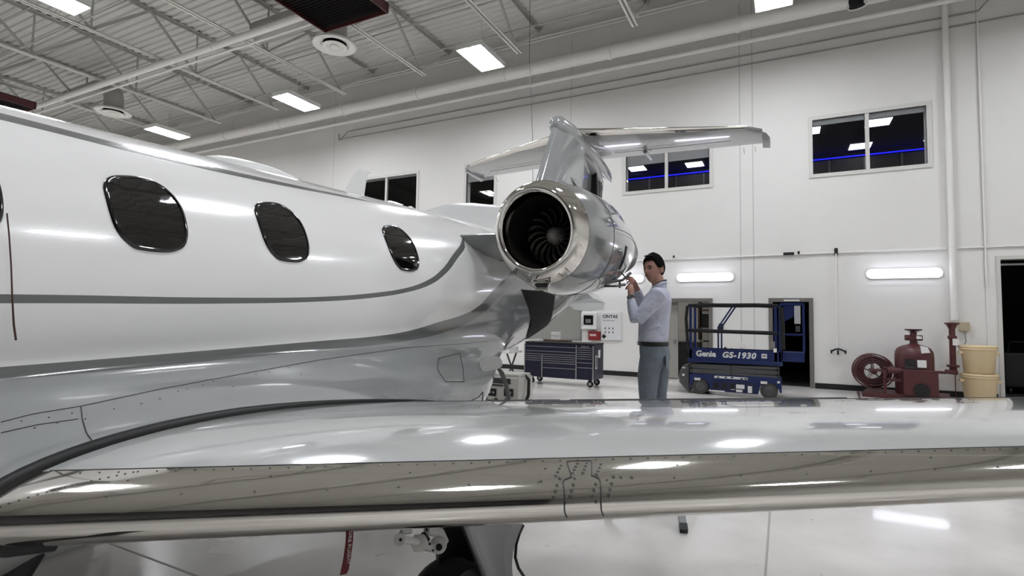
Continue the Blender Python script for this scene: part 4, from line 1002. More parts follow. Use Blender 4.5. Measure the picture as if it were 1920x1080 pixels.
# body: head, neck, chest, forearms, hands in one surface
HC = Vector((-.005, 0, 1.655)); YAW = R(60); PIT = R(-4)   # head turned towards the camera side
def headpt(p):
    x, y, z = p; x, z = x * math.cos(PIT) - z * math.sin(PIT), x * math.sin(PIT) + z * math.cos(PIT)
    return HC + Vector((x * math.cos(YAW) - y * math.sin(YAW), x * math.sin(YAW) + y * math.cos(YAW), z))
def head_shape(th, ph):
    """th azimuth from the face (0), ph elevation"""
    cx, cz = math.cos(ph), math.sin(ph)
    x = .098 * cx * math.cos(th); y = .077 * cx * math.sin(th); z = .125 * cz
    f = max(0, math.cos(th))
    if z < 0:                                   # jaw
        k = min(1, -z / .12); y *= 1 - .22 * k ** 1.5
        if x < 0: x *= 1 - .45 * k; z *= 1 - .25 * k
        else: x *= 1 - .02 * k
        if f > .6: z -= .006 * k
    if z > .03 and x > 0: x -= .010 * (z - .03) / .09
    g = lambda a, b, c: math.exp(-((y - a) / c) ** 2 - ((z - b) / c) ** 2)
    if x > 0:
        x += .005 * math.exp(-((z - .024) / .010) ** 2) * math.exp(-(y / .045) ** 2)                   # brow
        x -= .013 * (math.exp(-((abs(y) - .031) / .013) ** 2 - ((z - .006) / .010) ** 2))              # sockets
        nz = max(0, min(1, (.018 - z) / .045)) if z > -.03 else math.exp(-((z + .03) / .008) ** 2)
        x += .024 * nz * math.exp(-(y / (.008 + .005 * nz)) ** 2)                                       # nose
        x += .005 * math.exp(-((z + .052) / .005) ** 2 - (y / .022) ** 2) + .005 * math.exp(-((z + .064) / .006) ** 2 - (y / .02) ** 2)
        x -= .003 * math.exp(-((z + .058) / .002) ** 2 - (y / .022) ** 2)
        x += .006 * math.exp(-((z + .100) / .014) ** 2 - (y / .022) ** 2)
    return (x, y, z)
def head_mesh(mb, n=96, m_=72, cond=None):
    vs = []; fs = []
    for i in range(m_ + 1):
        ph = -math.pi / 2 + math.pi * i / m_
        for k in range(n): vs.append(tuple(headpt(head_shape(2 * math.pi * k / n, ph))))
    for i in range(m_):
        for k in range(n): fs.append((i * n + k, i * n + (k + 1) % n, (i + 1) * n + (k + 1) % n, (i + 1) * n + k))
    fs.append(tuple(range(n))[::-1]); fs.append(tuple(m_ * n + k for k in range(n)))
    mb.add(vs, fs)
bd = MB(); head_mesh(bd)
for s in (-1, 1):
    pts = [headpt((-.012 + .014 * math.cos(a), s * (.078 + .006), -.008 + .028 * math.sin(a))) for a in [2 * math.pi * k / 12 for k in range(12)]]
    bd.tube(pts, .0065, 8, closed=True); bd.tube([headpt((-.012, s * .070, -.008)), headpt((-.014, s * .083, -.008))], [.02, .014], 10)
bd.tube([(-.055, 0, 1.44), (-.045, 0, 1.53), (-.022, 0, 1.60)], [.062, .056, .056], 20)
bd.loft([ell(-.02, 0, 1.02, .10, .14), ell(-.02, 0, 1.2, .105, .145), ell(-.03, 0, 1.36, .10, .15), ell(-.05, 0, 1.45, .06, .07)])
bd.tube([(-.05, .06, 1.38), SHL, ELL], [.05, .05, .042], 12); bd.tube([(-.05, -.06, 1.38), SHR, ELR], [.05, .05, .042], 12)
bd.tube([ELL, WRL], [.042, .027], 12); bd.tube([ELR, WRR], [.042, .027], 12)
bd.tube([(0, 0, 1.05), (-.01, .085, .85), (.02, .09, .5), (.0, .1, .06)], [.09, .08, .055, .04], 12); bd.tube([(0, 0, 1.05), (-.01, -.085, .85), (-.03, -.09, .5), (-.04, -.1, .06)], [.09, .08, .055, .04], 12)
def hand(w_, d, curl_dir, side_dir, spread=1):
    """w_: wrist, d: palm direction, curl_dir: direction the fingers close, side_dir: towards the thumb"""
    w_, d, c, s = Vector(w_), Vector(d).normalized(), Vector(curl_dir).normalized(), Vector(side_dir).normalized()
    bd.tube([w_, w_ + d * .03, w_ + d * .065, w_ + d * .088], [.024, .027, .029, .024], 12)
    bd.tube([w_ + d * .05 - s * .02, w_ + d * .085 - s * .022], [.018, .014], 8); bd.tube([w_ + d * .05 + s * .02, w_ + d * .085 + s * .022], [.018, .014], 8)
    for i, L in enumerate((.9, 1.0, .94, .76)):
        b = w_ + d * (.085 - .004 * i) + s * (.030 - .02 * i)
        k1 = b + (d * .55 + c * .75).normalized() * .036 * L; k2 = k1 + (c * 1 - d * .25).normalized() * .026 * L; k3 = k2 + (-d * .9 + c * .35).normalized() * .019 * L
        bd.tube([b - d * .02, b, k1, k2, k3], [.009, .0095, .009, .008, .0065], 10)
    b = w_ + d * .03 + s * .026; k1 = b + (s * .8 + d * .7 + c * .3).normalized() * .036; k2 = k1 + (d * .9 + c * .5).normalized() * .03; k3 = k2 + (d * .5 + c * .9 - s * .3).normalized() * .022
    bd.tube([w_ + d * .012 + s * .012, b, k1, k2, k3], [.014, .013, .0115, .010, .008], 10)
hand(WRL, (.06, -.35, .95), (.75, -.55, .1), (-.2, -.6, .2))
hand(WRR, (.15, .75, .60), (.9, .15, -.1), (.2, -.3, .9))
remeshed(bd, 'body', M_SKIN, .0042, man, 2)
# eyes, brows, mouth
for s in (-1, 1):
    e = headpt((.083, s * .031, .005)); MB().lathe([(.001, -.010), (.006, -.008), (.010, 0), (.006, .008), (.001, .010)], PL(e), 'z', 12).build('eye', mat('eye_dark', (40, 32, 30), .3), man, smooth=True)
    MB().tube([PL(headpt((.093, s * .014, .023))), PL(headpt((.094, s * .030, .028))), PL(headpt((.080, s * .048, .022)))], [.003, .004, .002], 6).build('eyebrow', M_HAIR, man)
MB().tube([PL(headpt((.0925, s, -.058))) for s in (-.020, -.008, .008, .020)], .0028, 6).build('lips', mat('lips', (134, 84, 78), .5), man)
# hair shell
hv = []; hf = []; n, m_ = 72, 48; idx = {}
def hair_on(th, ph):
    t_ = abs((th + math.pi) % (2 * math.pi) - math.pi)
    lim = R(33) if t_ < R(50) else (R(33) - (t_ - R(50)) * 1.05 if t_ < R(78) else (R(2) if t_ < R(100) else R(-28)))
    return ph > lim
for i in range(m_ + 1):
    ph = -math.pi / 2 + math.pi * i / m_
    for k in range(n):
        th = 2 * math.pi * k / n; x, y, z = head_shape(th, ph); L = math.sqrt(x * x + y * y + z * z); g_ = .007 + .008 * max(0, math.sin(ph)) + (.005 * max(0, math.cos(th)) if ph > .3 else 0)
        hv.append(tuple(PL(headpt((x * (1 + g_ / L), y * (1 + g_ * .8 / L), z * (1 + g_ / L))))))
for i in range(m_):
    for k in range(n):
        if hair_on(2 * math.pi * (k + .5) / n, -math.pi / 2 + math.pi * (i + .5) / m_): hf.append((i * n + k, i * n + (k + 1) % n, (i + 1) * n + (k + 1) % n, (i + 1) * n + k))
hb = MB(); hb.add(hv, hf); ho = hb.build('hair', M_HAIR, man, smooth=True); so = ho.modifiers.new('s', 'SOLIDIFY'); so.thickness = .014; so.offset = 0
# sunglasses pushed up on the hair
MB().tube([PL(headpt((.062, y, .118))) for y in (-.05, -.02, .02, .05)], [.004, .010, .010, .004], 8).build('sunglasses', mat('sunglass_black', (8, 8, 9), .08, coat=1), man, smooth=True)
# watch
wd = (Vector(WRL) - Vector(ELL)).normalized(); w0 = Vector(WRL) - wd * .012
MB().tube([PL(w0 - wd * .010), PL(w0 + wd * .010)], .033, 18).build('watch_strap', M_DGREY, man, smooth=True)
MB().cyl(PL(w0 + Vector((-.005, .030, .0))), PL(w0 + Vector((-.006, .040, .0))), .018, 18).build('watch_face', M_ALU, man, smooth=True)

# ================================================================== THINGS BY THE BACK WALL
# rolling tool chest
t = thing('tool_chest', 'navy blue rolling tool chest with chrome drawer trims and castors', 'tool chest', (-4.65, 11.95, 0))
tx0, tx1, ty0, ty1, tz0, tz1 = -5.52, -3.80, 11.6, 12.3, .17, .965
MB().box(tx0, tx1, ty0 + .02, ty1, tz0, tz1).build('cabinet_body', M_TBLUE, t, bevel=.008)
MB().box(tx0 - .01, tx1 + .01, ty0 + .0, ty1 + .01, tz1, tz1 + .03).build('top_mat', M_BLACK, t, bevel=.006)
def drawers(x0, x1, zs_, kz=None):
    for a, b in zip(zs_, zs_[1:]):
        d = MB().box(x0 + .006, x1 - .006, ty0, ty0 + .02, b + .004, a - .004).build('drawer', M_TBLUE, t, bevel=.002)
        MB().box(x0 + .006, x1 - .006, ty0 - .018, ty0, a - .014, a - .001).build('drawer_trim', M_ALU, d)
xA, xB, xC, xD = tx0 + .02, -5.07, -4.235, tx1 - .04
drawers(xA, xC, [.895, .785]); drawers(xA, xC, [.785, .715])
drawers(xA, xB - .01, [.715, .665, .617, .568, .19]); drawers(xB + .02, xC, [.715, .665, .617, .568, .52, .405, .19])
drawers(xC + .03, xD, [.895, .845, .797, .748, .70, .65, .56, .45, .19])
for x in (tx0, xC + .015, xD + .02): MB().box(x - .012, x + .014, ty0 - .02, ty0, .17, .945).build('corner_trim', M_ALU, t)
MB().box(xB - .008, xB + .016, ty0 - .02, ty0, .17, .715).build('corner_trim', M_ALU, t)
text_obj('logo_script', 'Snap-on', .06, mat('logo_silver', (180, 180, 184), .3), FACE_S(-4.12, ty0 + .015, .905), t, shear=.35)
MB().box(tx1, tx1 + .004, ty0 + .1, ty0 + .22, .42, .72).build('side_label', M_WHITE, t); MB().box(tx1, tx1 + .004, ty0 + .3, ty0 + .45, .66, .84).build('side_label', M_WHITE, t)
MB().box(tx1 + .004, tx1 + .006, ty0 + .13, ty0 + .19, .45, .69).build('label_print', M_DGREY, t)
for x in (tx0 + .14, tx1 - .12):
    for y in (ty0 + .1, ty1 - .12):
        c = MB().lathe([(.03, -.025), (.072, -.022), (.078, 0), (.072, .022), (.03, .025)], (x, y, .078), 'y', 22).build('castor', M_BLACK, t, smooth=True)
        MB().lathe([(.02, -.028), (.038, -.027), (.038, .027), (.02, .028)], (x, y, .078), 'y', 16).build('castor_hub', M_ALU, c, smooth=True)
        MB().box(x - .03, x + .03, y - .035, y + .035, .12, .17).build('castor_fork', M_BLACK, t)
# things on and behind the chest
tz = tz1 + .03
t = thing('cardboard_box', 'small white box standing on the navy tool chest', 'box', (-4.92, 12.1, tz + .05))
MB().box(-5.03, -4.83, 12.02, 12.15, tz + .045, tz + .23).build('box_body', M_WHITE, t, bevel=.004); MB().box(-5.03, -4.83, 12.02 - .002, 12.02, tz + .13, tz + .15).build('tape', mat('tape_grey', (180, 176, 170), .5), t)
tag(MB().box(-5.2, -4.55, 11.95, 12.2, tz, tz + .045).build('brown_board', M_BRN, bevel=.004), 'brown board lying on the navy tool chest', 'board')
tag(MB().box(-5.42, -5.25, 11.85, 12.05, tz, tz + .05).build('paper_stack', M_WHITE, bevel=.01), 'small pile of white paper on the left end of the tool chest', 'paper')
t = thing('notice_board', 'grey framed notice board on the back wall behind tool chest', 'board', (-5.62, WY, 1.4))
MB().box(-6.9, -5.22, WY - .03, WY, .96, 1.93).build('board_panel', mat('board_grey', (142, 142, 136), .7), t); 
for bx in ((-6.92, -5.2, .94, .965), (-6.92, -5.2, 1.925, 1.95), (-6.92, -6.9, .94, 1.95), (-5.225, -5.2, .94, 1.95)): MB().box(bx[0], bx[1], WY - .04, WY, bx[2], bx[3]).build('board_frame', M_ALU, t)
# work table left of the chest
t = thing('folding_table', 'folding work table with pale top left of the tool chest', 'table', (-6.1, 11.3, 0))
MB().box(-6.5, -5.65, 11.0, 11.7, .72, .76).build('table_top', M_WHITE, t); MB().box(-6.3, -5.7, 11.1, 11.6, .76, .86).build('table_box', M_WHITE, t)
for x in (-6.4, -5.75): MB().bar((x, 11.05, .0), (x, 11.6, .72), .03).build('leg', M_DGREY, t); MB().bar((x, 11.65, .0), (x, 11.1, .72), .03).build('leg', M_DGREY, t)
# defibrillator cabinet, red box, first aid sign
t = thing('aed_cabinet', 'white wall cabinet with black framed window beside the sign', 'cabinet', (-4.9, WY, 1.3))
MB().box(-5.17, -4.72, WY - .16, WY, 1.27, 1.75).build('cabinet_body', M_WHITE, t, bevel=.02); MB().box(-5.08, -4.80, WY - .175, WY - .16, 1.40, 1.67).build('black_window', mat('black_gloss', (20, 20, 22), .1), t)
MB().box(-5.02, -4.86, WY - .18, WY - .175, 1.45, 1.56).build('defibrillator', M_ALU, t)
for k in range(5): MB().box(-5.14, -5.12, WY - .163, WY - .16, 1.34 + k * .06, 1.37 + k * .06).build('side_print', M_DGREY, t)
t = thing('red_wall_box', 'small dark red box on the wall under the white cabinet', 'box', (-4.8, WY, 1.1))
MB().box(-4.96, -4.62, WY - .12, WY, .96, 1.22).build('box_body', mat('alarm_red', (128, 34, 36), .4), t, bevel=.02); MB().box(-4.91, -4.72, WY - .124, WY - .12, 1.08, 1.14).build('label_strip', mat('pinkish', (205, 180, 178), .5), t)
t = thing('first_aid_sign', 'white first aid dispenser sign board reading CINTAS', 'sign', (-4.3, WY, 1.3))
MB().box(-4.60, -4.03, WY - .05, WY, .98, 1.76).build('sign_board', mat('sign_white', (222, 222, 222), .4), t, bevel=.004)
text_obj('lettering', 'CINTAS', .125, M_BLACK, FACE_S(-4.56, WY - .051, 1.60), t, bold=.004)
text_obj('lettering', 'First Aid Center', .052, M_BLACK, FACE_S(-4.55, WY - .051, 1.515), t)
for i in range(2):
    for k in range(3):
        x, z = -4.48 + k * .11, 1.31 - i * .11; MB().prism([(x - .02, WY - .051, z - .025), (x + .01, WY - .051, z - .03), (x + .025, WY - .051, z + .02), (x, WY - .051, z + .03)], (0, -.002, 0)).build('pictogram', M_DGREY, t)
MB().prism([(-4.58, WY - .051, 1.08), (-4.52, WY - .051, 1.01), (-4.44, WY - .051, 1.08), (-4.52, WY - .051, 1.15)], (0, -.003, 0)).build('black_diamond', M_BLACK, t)
# thermostat between doors etc.
tag(MB().box(-1.48, -1.37, WY - .04, WY, 1.34, 1.50).build('card_reader', M_BLACK, bevel=.01), 'small black card reader on wall right of left doorway', 'card reader')
tag(MB().box(-.99, -.86, WY - .03, WY, .90, 1.02).build('wall_socket', M_WHITE, bevel=.006), 'small white double socket on the wall between two doorways', 'socket')
tag(MB().box(.02, .26, WY - .08, WY - .02, 3.20, 3.27).build('air_valve', M_BLACK, bevel=.01), 'long black valve on the white air line above the right-hand doorway', 'valve')
tag(MB().box(.33, .38, WY - .08, WY - .02, 3.22, 3.29).build('air_valve', M_BLACK, bevel=.01), 'tiny black fitting just right of the long black valve', 'valve')
tag(MB().box(1.10, 1.17, WY - .08, WY - .02, 3.16, 3.33).build('air_valve', M_BLACK, bevel=.01), 'upright black clamp where the drop line leaves the air line', 'valve')
tag(MB().box(-2.62, -2.58, WY - .08, WY - .02, 3.24, 3.30).build('air_valve', M_BLACK, bevel=.008), 'tiny black fitting on the air line left end near the man', 'valve')
t = thing('air_drop', 'thin white drop line ending in black air couplings', 'pipe', (1.13, 14.62, .9))
MB().cyl((1.13, 14.63, 3.2), (1.13, 14.63, .95), .018, 8).build('drop_pipe', M_STEEL, t, smooth=True)
MB().tube([(1.0, 14.58, .90), (1.07, 14.58, .94), (1.13, 14.58, .96), (1.2, 14.58, .94), (1.28, 14.58, .90)], .02, 8).build('coupling_bar', M_BLACK, t, smooth=True)
for x in (1.0, 1.13, 1.28): MB().cyl((x, 14.58, .82 if x == 1.13 else .85), (x, 14.58, .93), .02, 8).build('coupling', M_BLACK, t, smooth=True)
tag(MB().box(3.38, 3.56, WY - .09, WY, 1.43, 1.62).build('junction_box', mat('tan_box', (178, 166, 140), .5), bevel=.01), 'tan junction box on wall above the tan tubs', 'junction box')
tag(MB().tube([(3.47, 14.62, 1.43), (3.48, 14.6, 1.2), (3.40, 14.58, 1.06), (3.32, 14.5, 1.1), (3.27, 14.4, 1.2)], .012, 6).build('grey_cable', mat('grey_cable', (140, 138, 132), .6), smooth=True), 'grey cable looping from the tan junction box to the red riser', 'cable')

# foam / hose reel skid
t = thing('foam_hose_station', 'maroon fire foam station: tank and hose reel on a skid', 'fire equipment', (2.2, 13.9, 0))
MB().prism([(1.48, 13.62, .0), (2.95, 13.62, .0), (3.15, 14.45, 0), (1.65, 14.45, 0)], (0, 0, .1)).build('skid_base', M_RED, t, bevel=.01)
tc = (2.46, 13.98, .1)
MB().lathe([(.33, 0), (.34, .02), (.34, .80), (.33, .88), (.29, .95), (.21, 1.0), (.1, 1.03), (.07, 1.05)], tc, 'z', 36).build('tank', M_RED, t, smooth=True)
MB().lathe([(.07, 1.02), (.07, 1.12), (.1, 1.13), (.1, 1.17), (.06, 1.19), (.06, 1.28), (.11, 1.3)], tc, 'z', 20).build('tank_valve', M_RED, t, smooth=True)
MB().tube([(tc[0] - .15, tc[1], 1.27), (tc[0] + .15, tc[1], 1.27)], .06, 14).build('valve_cross', M_RED, t, smooth=True)
MB().lathe([(.02, 1.30), (.15, 1.33), (.16, 1.345), (.15, 1.355), (.02, 1.35)], tc, 'z', 20).build('handwheel', mat('dark_maroon', (50, 26, 28), .5), t, smooth=True)
MB().prism([(2.50, 13.60, 1.12), (2.52, 13.60, .96), (2.67, 13.60, .98), (2.62, 13.60, 1.09)], (0, -.004, 0)).build('paper_tag', M_WHITE, t)
MB().prism([(2.48, 13.8, 1.32), (2.48, 13.8, 1.25), (2.57, 13.8, 1.25), (2.57, 13.8, 1.30)], (0, -.004, 0)).build('paper_tag', M_WHITE, t)
MB().box(2.24, 2.42, 13.62, 13.645, .70, .83).build('black_plate', M_BLACK, t); MB().box(2.24, 2.42, 13.62, 13.645, .63, .69).build('grey_plate', M_DGREY, t); MB().box(2.45, 2.60, 13.61, 13.635, .67, .82).build('white_label', M_WHITE, t)
MB().box(2.2, 2.78, 13.55, 13.62, .1, .62).build('front_panel', M_RED, t, bevel=.01)
MB().lathe([(.14, -.02), (.14, .0)], (2.50, 13.55, .21), 'y', 24).build('pump_port', M_BLACK, t)
# reel
rc = (1.74, 14.1, .52)
for i, (rr_, yy) in enumerate(((.37, -.14), (.37, .14))):
    pts = [(rc[0] + rr_ * math.cos(2 * math.pi * k / 36), rc[1] + yy, rc[2] + rr_ * math.sin(2 * math.pi * k / 36)) for k in range(36)]
    MB().tube(pts, .014, 8, closed=True).build('reel_rim', M_RED, t, smooth=True)
    for k in range(5):
        a = 2 * math.pi * k / 5 + .4; MB().bar((rc[0], rc[1] + yy, rc[2]), (rc[0] + .36 * math.cos(a), rc[1] + yy, rc[2] + .36 * math.sin(a)), .02, .012).build('reel_spoke', M_RED, t)
for j in range(3):
    for q in range(3):
        r_ = .20 + .055 * j; pts = [(rc[0] + r_ * math.cos(2 * math.pi * k / 36), rc[1] - .09 + q * .09, rc[2] + r_ * math.sin(2 * math.pi * k / 36)) for k in range(36)]
        MB().tube(pts, .03, 10, closed=True).build('hose_coil', mat('hose_maroon', (72, 36, 38), .6), t, smooth=True)
MB().cyl((rc[0], rc[1] - .2, rc[2]), (rc[0], rc[1] + .2, rc[2]), .06, 16).build('reel_hub', M_RED, t, smooth=True)
for a, b in (((1.9, 13.7, .1), (1.9, 13.7, .62)), ((2.22, 13.7, .1), (2.22, 13.7, .65)), ((1.88, 13.7, .62), (2.3, 13.7, .62)), ((1.9, 13.7, .38), (2.3, 13.7, .38)), ((1.7, 13.9, .56), (1.9, 13.7, .56))):
    MB().bar(a, b, .05).build('frame_bar', M_RED, t)
MB().cyl((1.95, 13.72, .58), (2.25, 13.72, .58), .07, 16).build('reel_motor', M_RED, t, smooth=True)
MB().tube([(2.3, 13.62, .60), (2.98, 13.95, .57)], .03, 12).build('outlet_pipe', M_RED, t, smooth=True)
# riser
t = thing('red_riser', 'maroon flanged riser pipe standing below the white drain pipe', 'pipe', (3.32, 14.4, .5))
rx, ry = 3.17, 14.25
MB().lathe([(.055, .62), (.055, 1.2), (.08, 1.22), (.08, 1.27), (.055, 1.29), (.055, 1.42), (.09, 1.5), (.13, 1.53), (.13, 1.55), (.05, 1.56)], (rx, ry, .05), 'z', 20).build('riser_pipe', M_RED, t, smooth=True)
MB().lathe([(.03, .6), (.11, .63), (.11, .66), (.05, .68)], (rx, ry, .05), 'z', 20).build('riser_flange', M_RED, t, smooth=True)
MB().lathe([(.06, .5), (.07, .6)], (rx, ry, .05), 'z', 16).build('tee', M_RED, t, smooth=True); MB().tube([(rx - .15, ry - .1, .58), (rx + .05, ry - .05, .56)], .045, 12).build('tee_branch', M_RED, t, smooth=True)
MB().box(rx - .01, rx + .09, ry - .08, ry - .06, 1.13, 1.27).build('paper_tag', M_WHITE, t); MB().cyl((rx + .03, ry, 0), (rx + .03, ry, .52), .008, 8).build('support_rod', M_RED, t)
# tan tubs
M_TAN = mat('tan_plastic', (222, 200, 158), .5, noise=.04, nscale=5)
def tub(z, label):
    c = (3.58, 14.2, z); t = thing('plastic_tub', label, 'tub', c, 'stacked tan tubs')
    MB().lathe([(.235, 0), (.245, .01), (.285, .47), (.29, .48)], c, 'z', 36).build('tub_body', M_TAN, t, smooth=True)
    MB().lathe([(.29, .47), (.305, .475), (.31, .50), (.295, .51), (.305, .52), (.31, .55), (.295, .565), (.27, .57), (.26, .56), (.03, .555)], c, 'z', 36).build('lid', M_TAN, t, smooth=True, sharp=70)
    for s in (-1, 1): MB().box(c[0] + s * .28 - .05, c[0] + s * .28 + .05, c[1] - .08, c[1] + .06, z + .39, z + .44).build('handle', M_TAN, t, bevel=.01)
tub(0, 'lower of the two stacked tan plastic tubs by the right doorway'); tub(.575, 'upper of the two stacked tan plastic tubs with closed lid')
# red floor marking
tag(MB().prism([(1.48, 14.6, .001), (1.53, 14.6, .001), (1.43, 13.3, .001), (1.38, 13.3, .001)], (0, 0, .001)).build('floor_marking', M_RED), 'dark red painted line on the floor left of foam station', 'floor marking')
tag(MB().prism([(3.2, 13.9, .001), (3.26, 13.9, .001), (3.42, 12.9, .001), (3.36, 12.9, .001)], (0, 0, .001)).build('floor_marking', M_RED), 'short dark red painted line on the floor left of the tubs', 'floor marking')

# ground power unit
t = thing('ground_power_unit', 'small white ground power unit with black sockets behind the wing', 'power unit', (-3.74, 7.2, 0))
gx0, gx1, gy = -4.08, -3.43, 7.0
MB().box(gx0, gx1, gy, gy + .5, .08, .66).build('case', mat('gpu_white', (205, 203, 196), .45), t, bevel=.02)
MB().box(gx0 + .02, gx1 - .02, gy + .04, gy + .46, .66, .70).build('case_lid', MATS['gpu_white'], t, bevel=.01)
for (a, b, c, d) in ((.16, .52, .56, .64), (.16, .40, .52, .545)): MB().box(gx0 + a, gx0 + b, gy - .004, gy, c, d).build('label_panel', M_DGREY, t)
for (a, c) in ((.14, .37), (.42, .385)):
    k = MB().box(gx0 + a, gx0 + a + .15, gy - .01, gy, c, c + .11).build('socket_plate', M_BLACK, t)
    for q in (.03, .09): MB().box(gx0 + a + q, gx0 + a + q + .03, gy - .014, gy - .01, c + .04, c + .07).build('socket', M_ALU, k)
text_obj('lettering', 'JetPower', .125, M_BLACK, FACE_S(gx0 + .10, gy - .003, .255), t, shear=.3, bold=.004)
for k in range(8): MB().box(gx0 + .05, gx0 + .08, gy - .004, gy, .14 + k * .055, .155 + k * .055).build('vent_slot', M_DGREY, t)
for x in (gx0 + .1, gx1 - .1):
    for y in (gy + .08, gy + .42): MB().lathe([(.02, -.02), (.05, -.02), (.05, .02), (.02, .02)], (x, y, .05), 'x', 16).build('castor', M_BLACK, t, smooth=True)
a = cam_pt(934, 690, x=FLX + .02); 
tag(MB().tube([a, cam_pt(941, 700, x=-1.9), cam_pt(949, 722, x=-2.4), cam_pt(954, 745, x=-3.0), (-3.75, 6.9, .12), (-3.72, 6.95, .03), (-3.2, 6.8, .03)], [.010, .018, .022, .03, .03, .03, .03], 10).build('power_cable', M_BLACK, smooth=True), 'thick black cable from the open flap down to the power unit', 'cable')
tag(MB().tube([(-3.46, 7.3, .66), (-3.38, 7.25, .62), (-3.36, 7.2, .4), (-3.42, 7.15, .2), (-3.40, 7.1, .03)], .025, 8).build('spare_cable', M_BLACK, smooth=True), 'second black cable drooping at the right side of power unit', 'cable')

# ------------------------------------------------------------------ scissor lift
t = thing('scissor_lift', 'blue electric scissor lift with foam padded guard rails', 'scissor lift', (-.95, 12.4, 0))
lx0, lx1, ly0, ly1 = -1.84, -.04, 12.0, 12.72
# base chassis with wheel arches
prof = [(-1.80, .14), (-1.80, .37), (-1.75, .41), (-1.0, .42), (-.08, .40), (-.04, .36), (-.04, .20), (-.10, .14)]
def arch(cx, r, z0): return [(cx + r * math.cos(R(a)), z0 + r * math.sin(R(a))) for a in range(180, -1, -20)]
low = [(-1.80, .14)] + arch(-1.585, .19, .14) + [(-1.38, .08), (-.47, .08)] + arch(-.27, .19, .14) + [(-.04, .14), (-.04, .40), (-.10, .43), (-1.74, .43), (-1.80, .40)]
seen_ = []; [seen_.append(p) for p in low if p not in seen_]
MB().prism([(x, ly0, z) for x, z in seen_], (0, ly1 - ly0, 0)).build('chassis', M_GBLUE, t)
MB().box(-1.34, -.50, ly0 - .015, ly0, .10, .30).build('control_tray', mat('tray_navy', (20, 30, 66), .5), t, bevel=.004)
for x in (-1.585, -.27):
    for y in (ly0 + .06, ly1 - .06):
        wh = MB().lathe([(.03, -.055), (.155, -.055), (.165, -.04), (.165, .04), (.155, .055), (.03, .055)], (x, y, .165), 'y', 30).build('wheel', mat('tyre_grey', (62, 61, 60), .7), t, smooth=True)
        MB().lathe([(.02, -.062), (.09, -.058), (.10, -.05), (.10, .05), (.02, .062)], (x, y, .165), 'y', 22).build('wheel_hub', M_SCIS, wh, smooth=True)
for (a, b, c, d) in ((-1.30, -.66, .36, .405), (-1.70, -1.58, .29, .34), (-.42, -.30, .30, .35), (-.12, -.07, .33, .37), (-.88, -.72, .17, .255), (-.98, -.90, .14, .24), (-.88, -.76, .10, .15), (-.66, -.58, .10, .235), (-1.40, -1.10, .082, .105)):
    MB().box(a, b, ly0 - .02, ly0 - .015 if b > -1.34 and a < -.5 and d < .31 else ly0, c, d).build('decal', M_WHITE, t)
for (a, b) in ((-1.25, .36), (-1.10, .365), (-.98, .37), (-.80, .36), (-.72, .365)): MB().box(a, a + .05, ly0 - .023, ly0 - .02, b + .005, b + .03).build('decal_print', M_DGREY, t)
for (a, c) in ((-1.31, .15), (-1.16, .15), (-1.0, .15)): MB().box(a, a + .10, ly0 - .022, ly0 - .015, c, c + .11).build('switch_panel', M_BLACK, t, bevel=.003)
# front end bumper and steps
MB().prism([(-2.02, ly0 + .05, .45), (-1.95, ly0 + .05, .58), (-1.86, ly0 + .05, .60), (-1.82, ly0 + .05, .55), (-1.82, ly0 + .05, .02), (-1.86, ly0 + .05, .04), (-2.02, ly0 + .05, .22)], (0, .6, 0)).build('end_bumper', M_SCIS, t, bevel=.01)
MB().box(-1.96, -1.90, ly0 + .04, ly0 + .05, .52, .55).build('decal', M_WHITE, t); MB().box(-1.96, -1.91, ly0 + .04, ly0 + .05, .36, .40).build('decal', M_WHITE, t)
# scissor arms, stowed nearly flat
for i in range(4):
    z = .455 + i * .052
    for y in (ly0 + .04, ly1 - .1):
        s = 1 if i % 2 else -1
        am = MB().bar((lx0 + .04, y, z - s * .008), (lx1 - .04, y, z + s * .008), .05, .048).build('scissor_arm', M_SCIS, t, bevel=.003)
        if y < 12.2:
            for x in (-1.77, -.98, -.11): MB().cyl((x, y - .032, z), (x, y - .02, z), .017, 12).build('pivot_pin', M_BLACK, am, smooth=True)
# platform
MB().box(lx0 + .0, lx1 + .02, ly0, ly1, .67, .745).build('platform_lower', M_GBLUE, t, bevel=.005)
MB().box(lx0 + .03, lx1, ly0 + .01, ly0 + .04, .745, .955).build('toe_board', M_GBLUE, t, bevel=.004); MB().box(lx0 + .03, lx1, ly1 - .04, ly1 - .01, .745, .955).build('toe_board', M_GBLUE, t)
MB().box(lx0 + .03, lx1, ly0 + .04, ly1 - .04, .745, .765).build('deck', M_SCIS, t)
text_obj('lettering', 'Genie', .168, M_WHITE, FACE_S(-1.67, ly0 + .009, .80), t, bold=.006, space=.98)
text_obj('lettering', 'GS-1930', .165, M_WHITE, FACE_S(-1.15, ly0 + .009, .795), t, bold=.007, shear=.2, space=1.12)
MB().box(-.40, -.30, ly0 + .004, ly0 + .01, .81, .90).build('decal', M_WHITE, t); MB().box(-.38, -.32, ly0 + .001, ly0 + .004, .85, .87).build('decal_print', M_BLACK, t)
def pad(pts, r=.035, name='padded_rail', m=M_PAD): return MB().tube(pts, r, 12).build(name, m, t, smooth=True)
def posts(x, y): return MB().box(x - .025, x + .025, y - .02, y + .02, .745, 1.90).build('rail_post', M_GBLUE, t)
for y in (ly0 + .03, ly1 - .03):
    pad([(lx0 + .06, y, 1.88), (-1.5, y, 1.895), (-1.0, y, 1.89), (-.5, y, 1.895), (-.10, y, 1.88)]); pad([(lx0 + .05, y, 1.34), (-1.2, y, 1.33), (-.7, y, 1.325), (-.1, y, 1.32)], .036)
    posts(lx0 + .06, y); posts(-.14, y); posts(-.06, y)
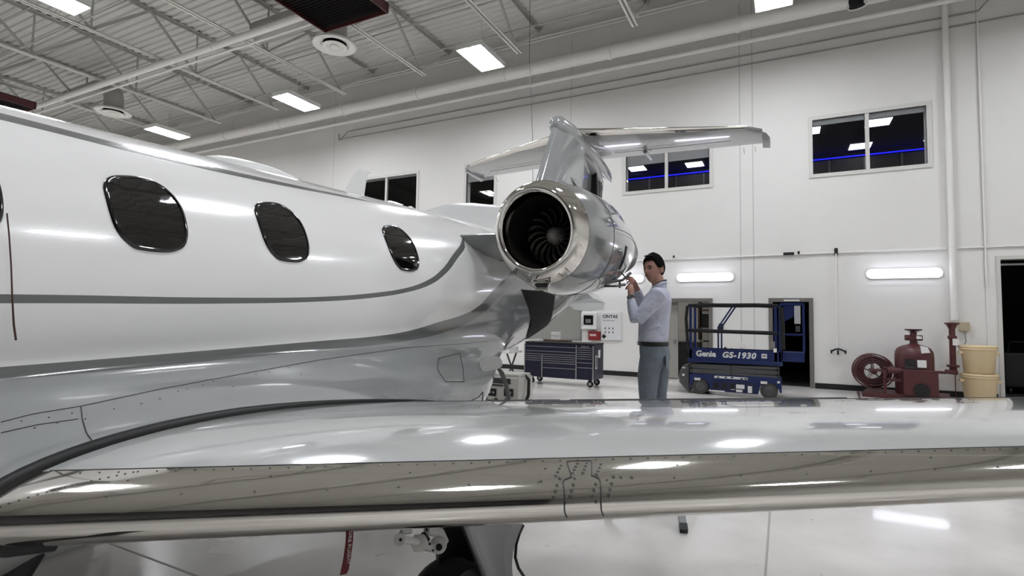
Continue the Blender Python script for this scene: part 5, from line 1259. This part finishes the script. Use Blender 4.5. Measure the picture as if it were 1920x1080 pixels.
pad([(lx0 + .0, ly0 + .0, 1.87), (lx0 - .03, ly0, 1.6), (lx0 + .0, ly0, 1.1), (lx0 + .02, ly0, .9)], .032, 'padded_post'); pad([(-.04, ly0, 1.85), (-.01, ly0, 1.5), (-.01, ly0, 1.0)], .04, 'padded_post')
for x in (lx0 + .04, -.08): pad([(x, ly0 + .03, 1.88), (x, ly1 - .03, 1.88)]); pad([(x, ly0 + .03, 1.34), (x, ly1 - .03, 1.34)])
for dx in (0, .065):
    MB().tube([(-1.23 + dx, ly0 + .1, .76), (-1.23 + dx, ly0 + .1, 1.42), (-.95 + dx, ly0 + .1, 1.86)], .018, 10).build('folding_gate_tube', M_GBLUE, t, smooth=True)
MB().tube([(-1.15, ly0 + .12, .92), (-1.1, ly0 + .12, 1.0), (-1.02, ly0 + .12, .93), (-.96, ly0 + .12, .98)], .016, 8).build('gate_latch', M_BLACK, t, smooth=True)
MB().box(-.24, -.15, ly0 - .0, ly0 + .08, 1.02, 1.16).build('control_box', mat('control_grey', (128, 126, 122), .5), t, bevel=.012); MB().box(-.18, -.12, ly0 - .01, ly0, .94, 1.02).build('decal', M_WHITE, t)
# roll-out extension deck
MB().box(-.02, .37, ly0 + .12, ly1 - .12, .76, .95).build('extension_deck', M_GBLUE, t, bevel=.005)
for z, m in ((1.92, M_GBLUE), (1.30, M_GBLUE)): MB().bar((-.05, ly0 + .14, z), (.37, ly0 + .14, z), .03, .035).build('extension_rail', m, t); MB().bar((-.05, ly1 - .14, z), (.37, ly1 - .14, z), .03, .035).build('extension_rail', m, t); MB().bar((.37, ly0 + .14, z), (.37, ly1 - .14, z), .03, .035).build('extension_rail', m, t)
for y in (ly0 + .14, ly1 - .14): MB().bar((.37, y, .95), (.37, y, 1.93), .03).build('rail_post', M_GBLUE, t)
MB().prism([(.0, ly0 + .2, 1.92), (.22, ly0 + .2, 1.92), (.22, ly0 + .2, 1.68), (.02, ly0 + .2, 1.56)], (0, .02, 0)).build('document_panel', M_GBLUE, t)
MB().box(.20, .31, ly0 + .12, ly0 + .14, 1.52, 1.88).build('instruction_card', mat('card_grey', (170, 170, 172), .4), t); MB().box(.22, .30, ly0 + .12, ly0 + .15, 1.36, 1.48).build('control_joystick', M_DGREY, t)
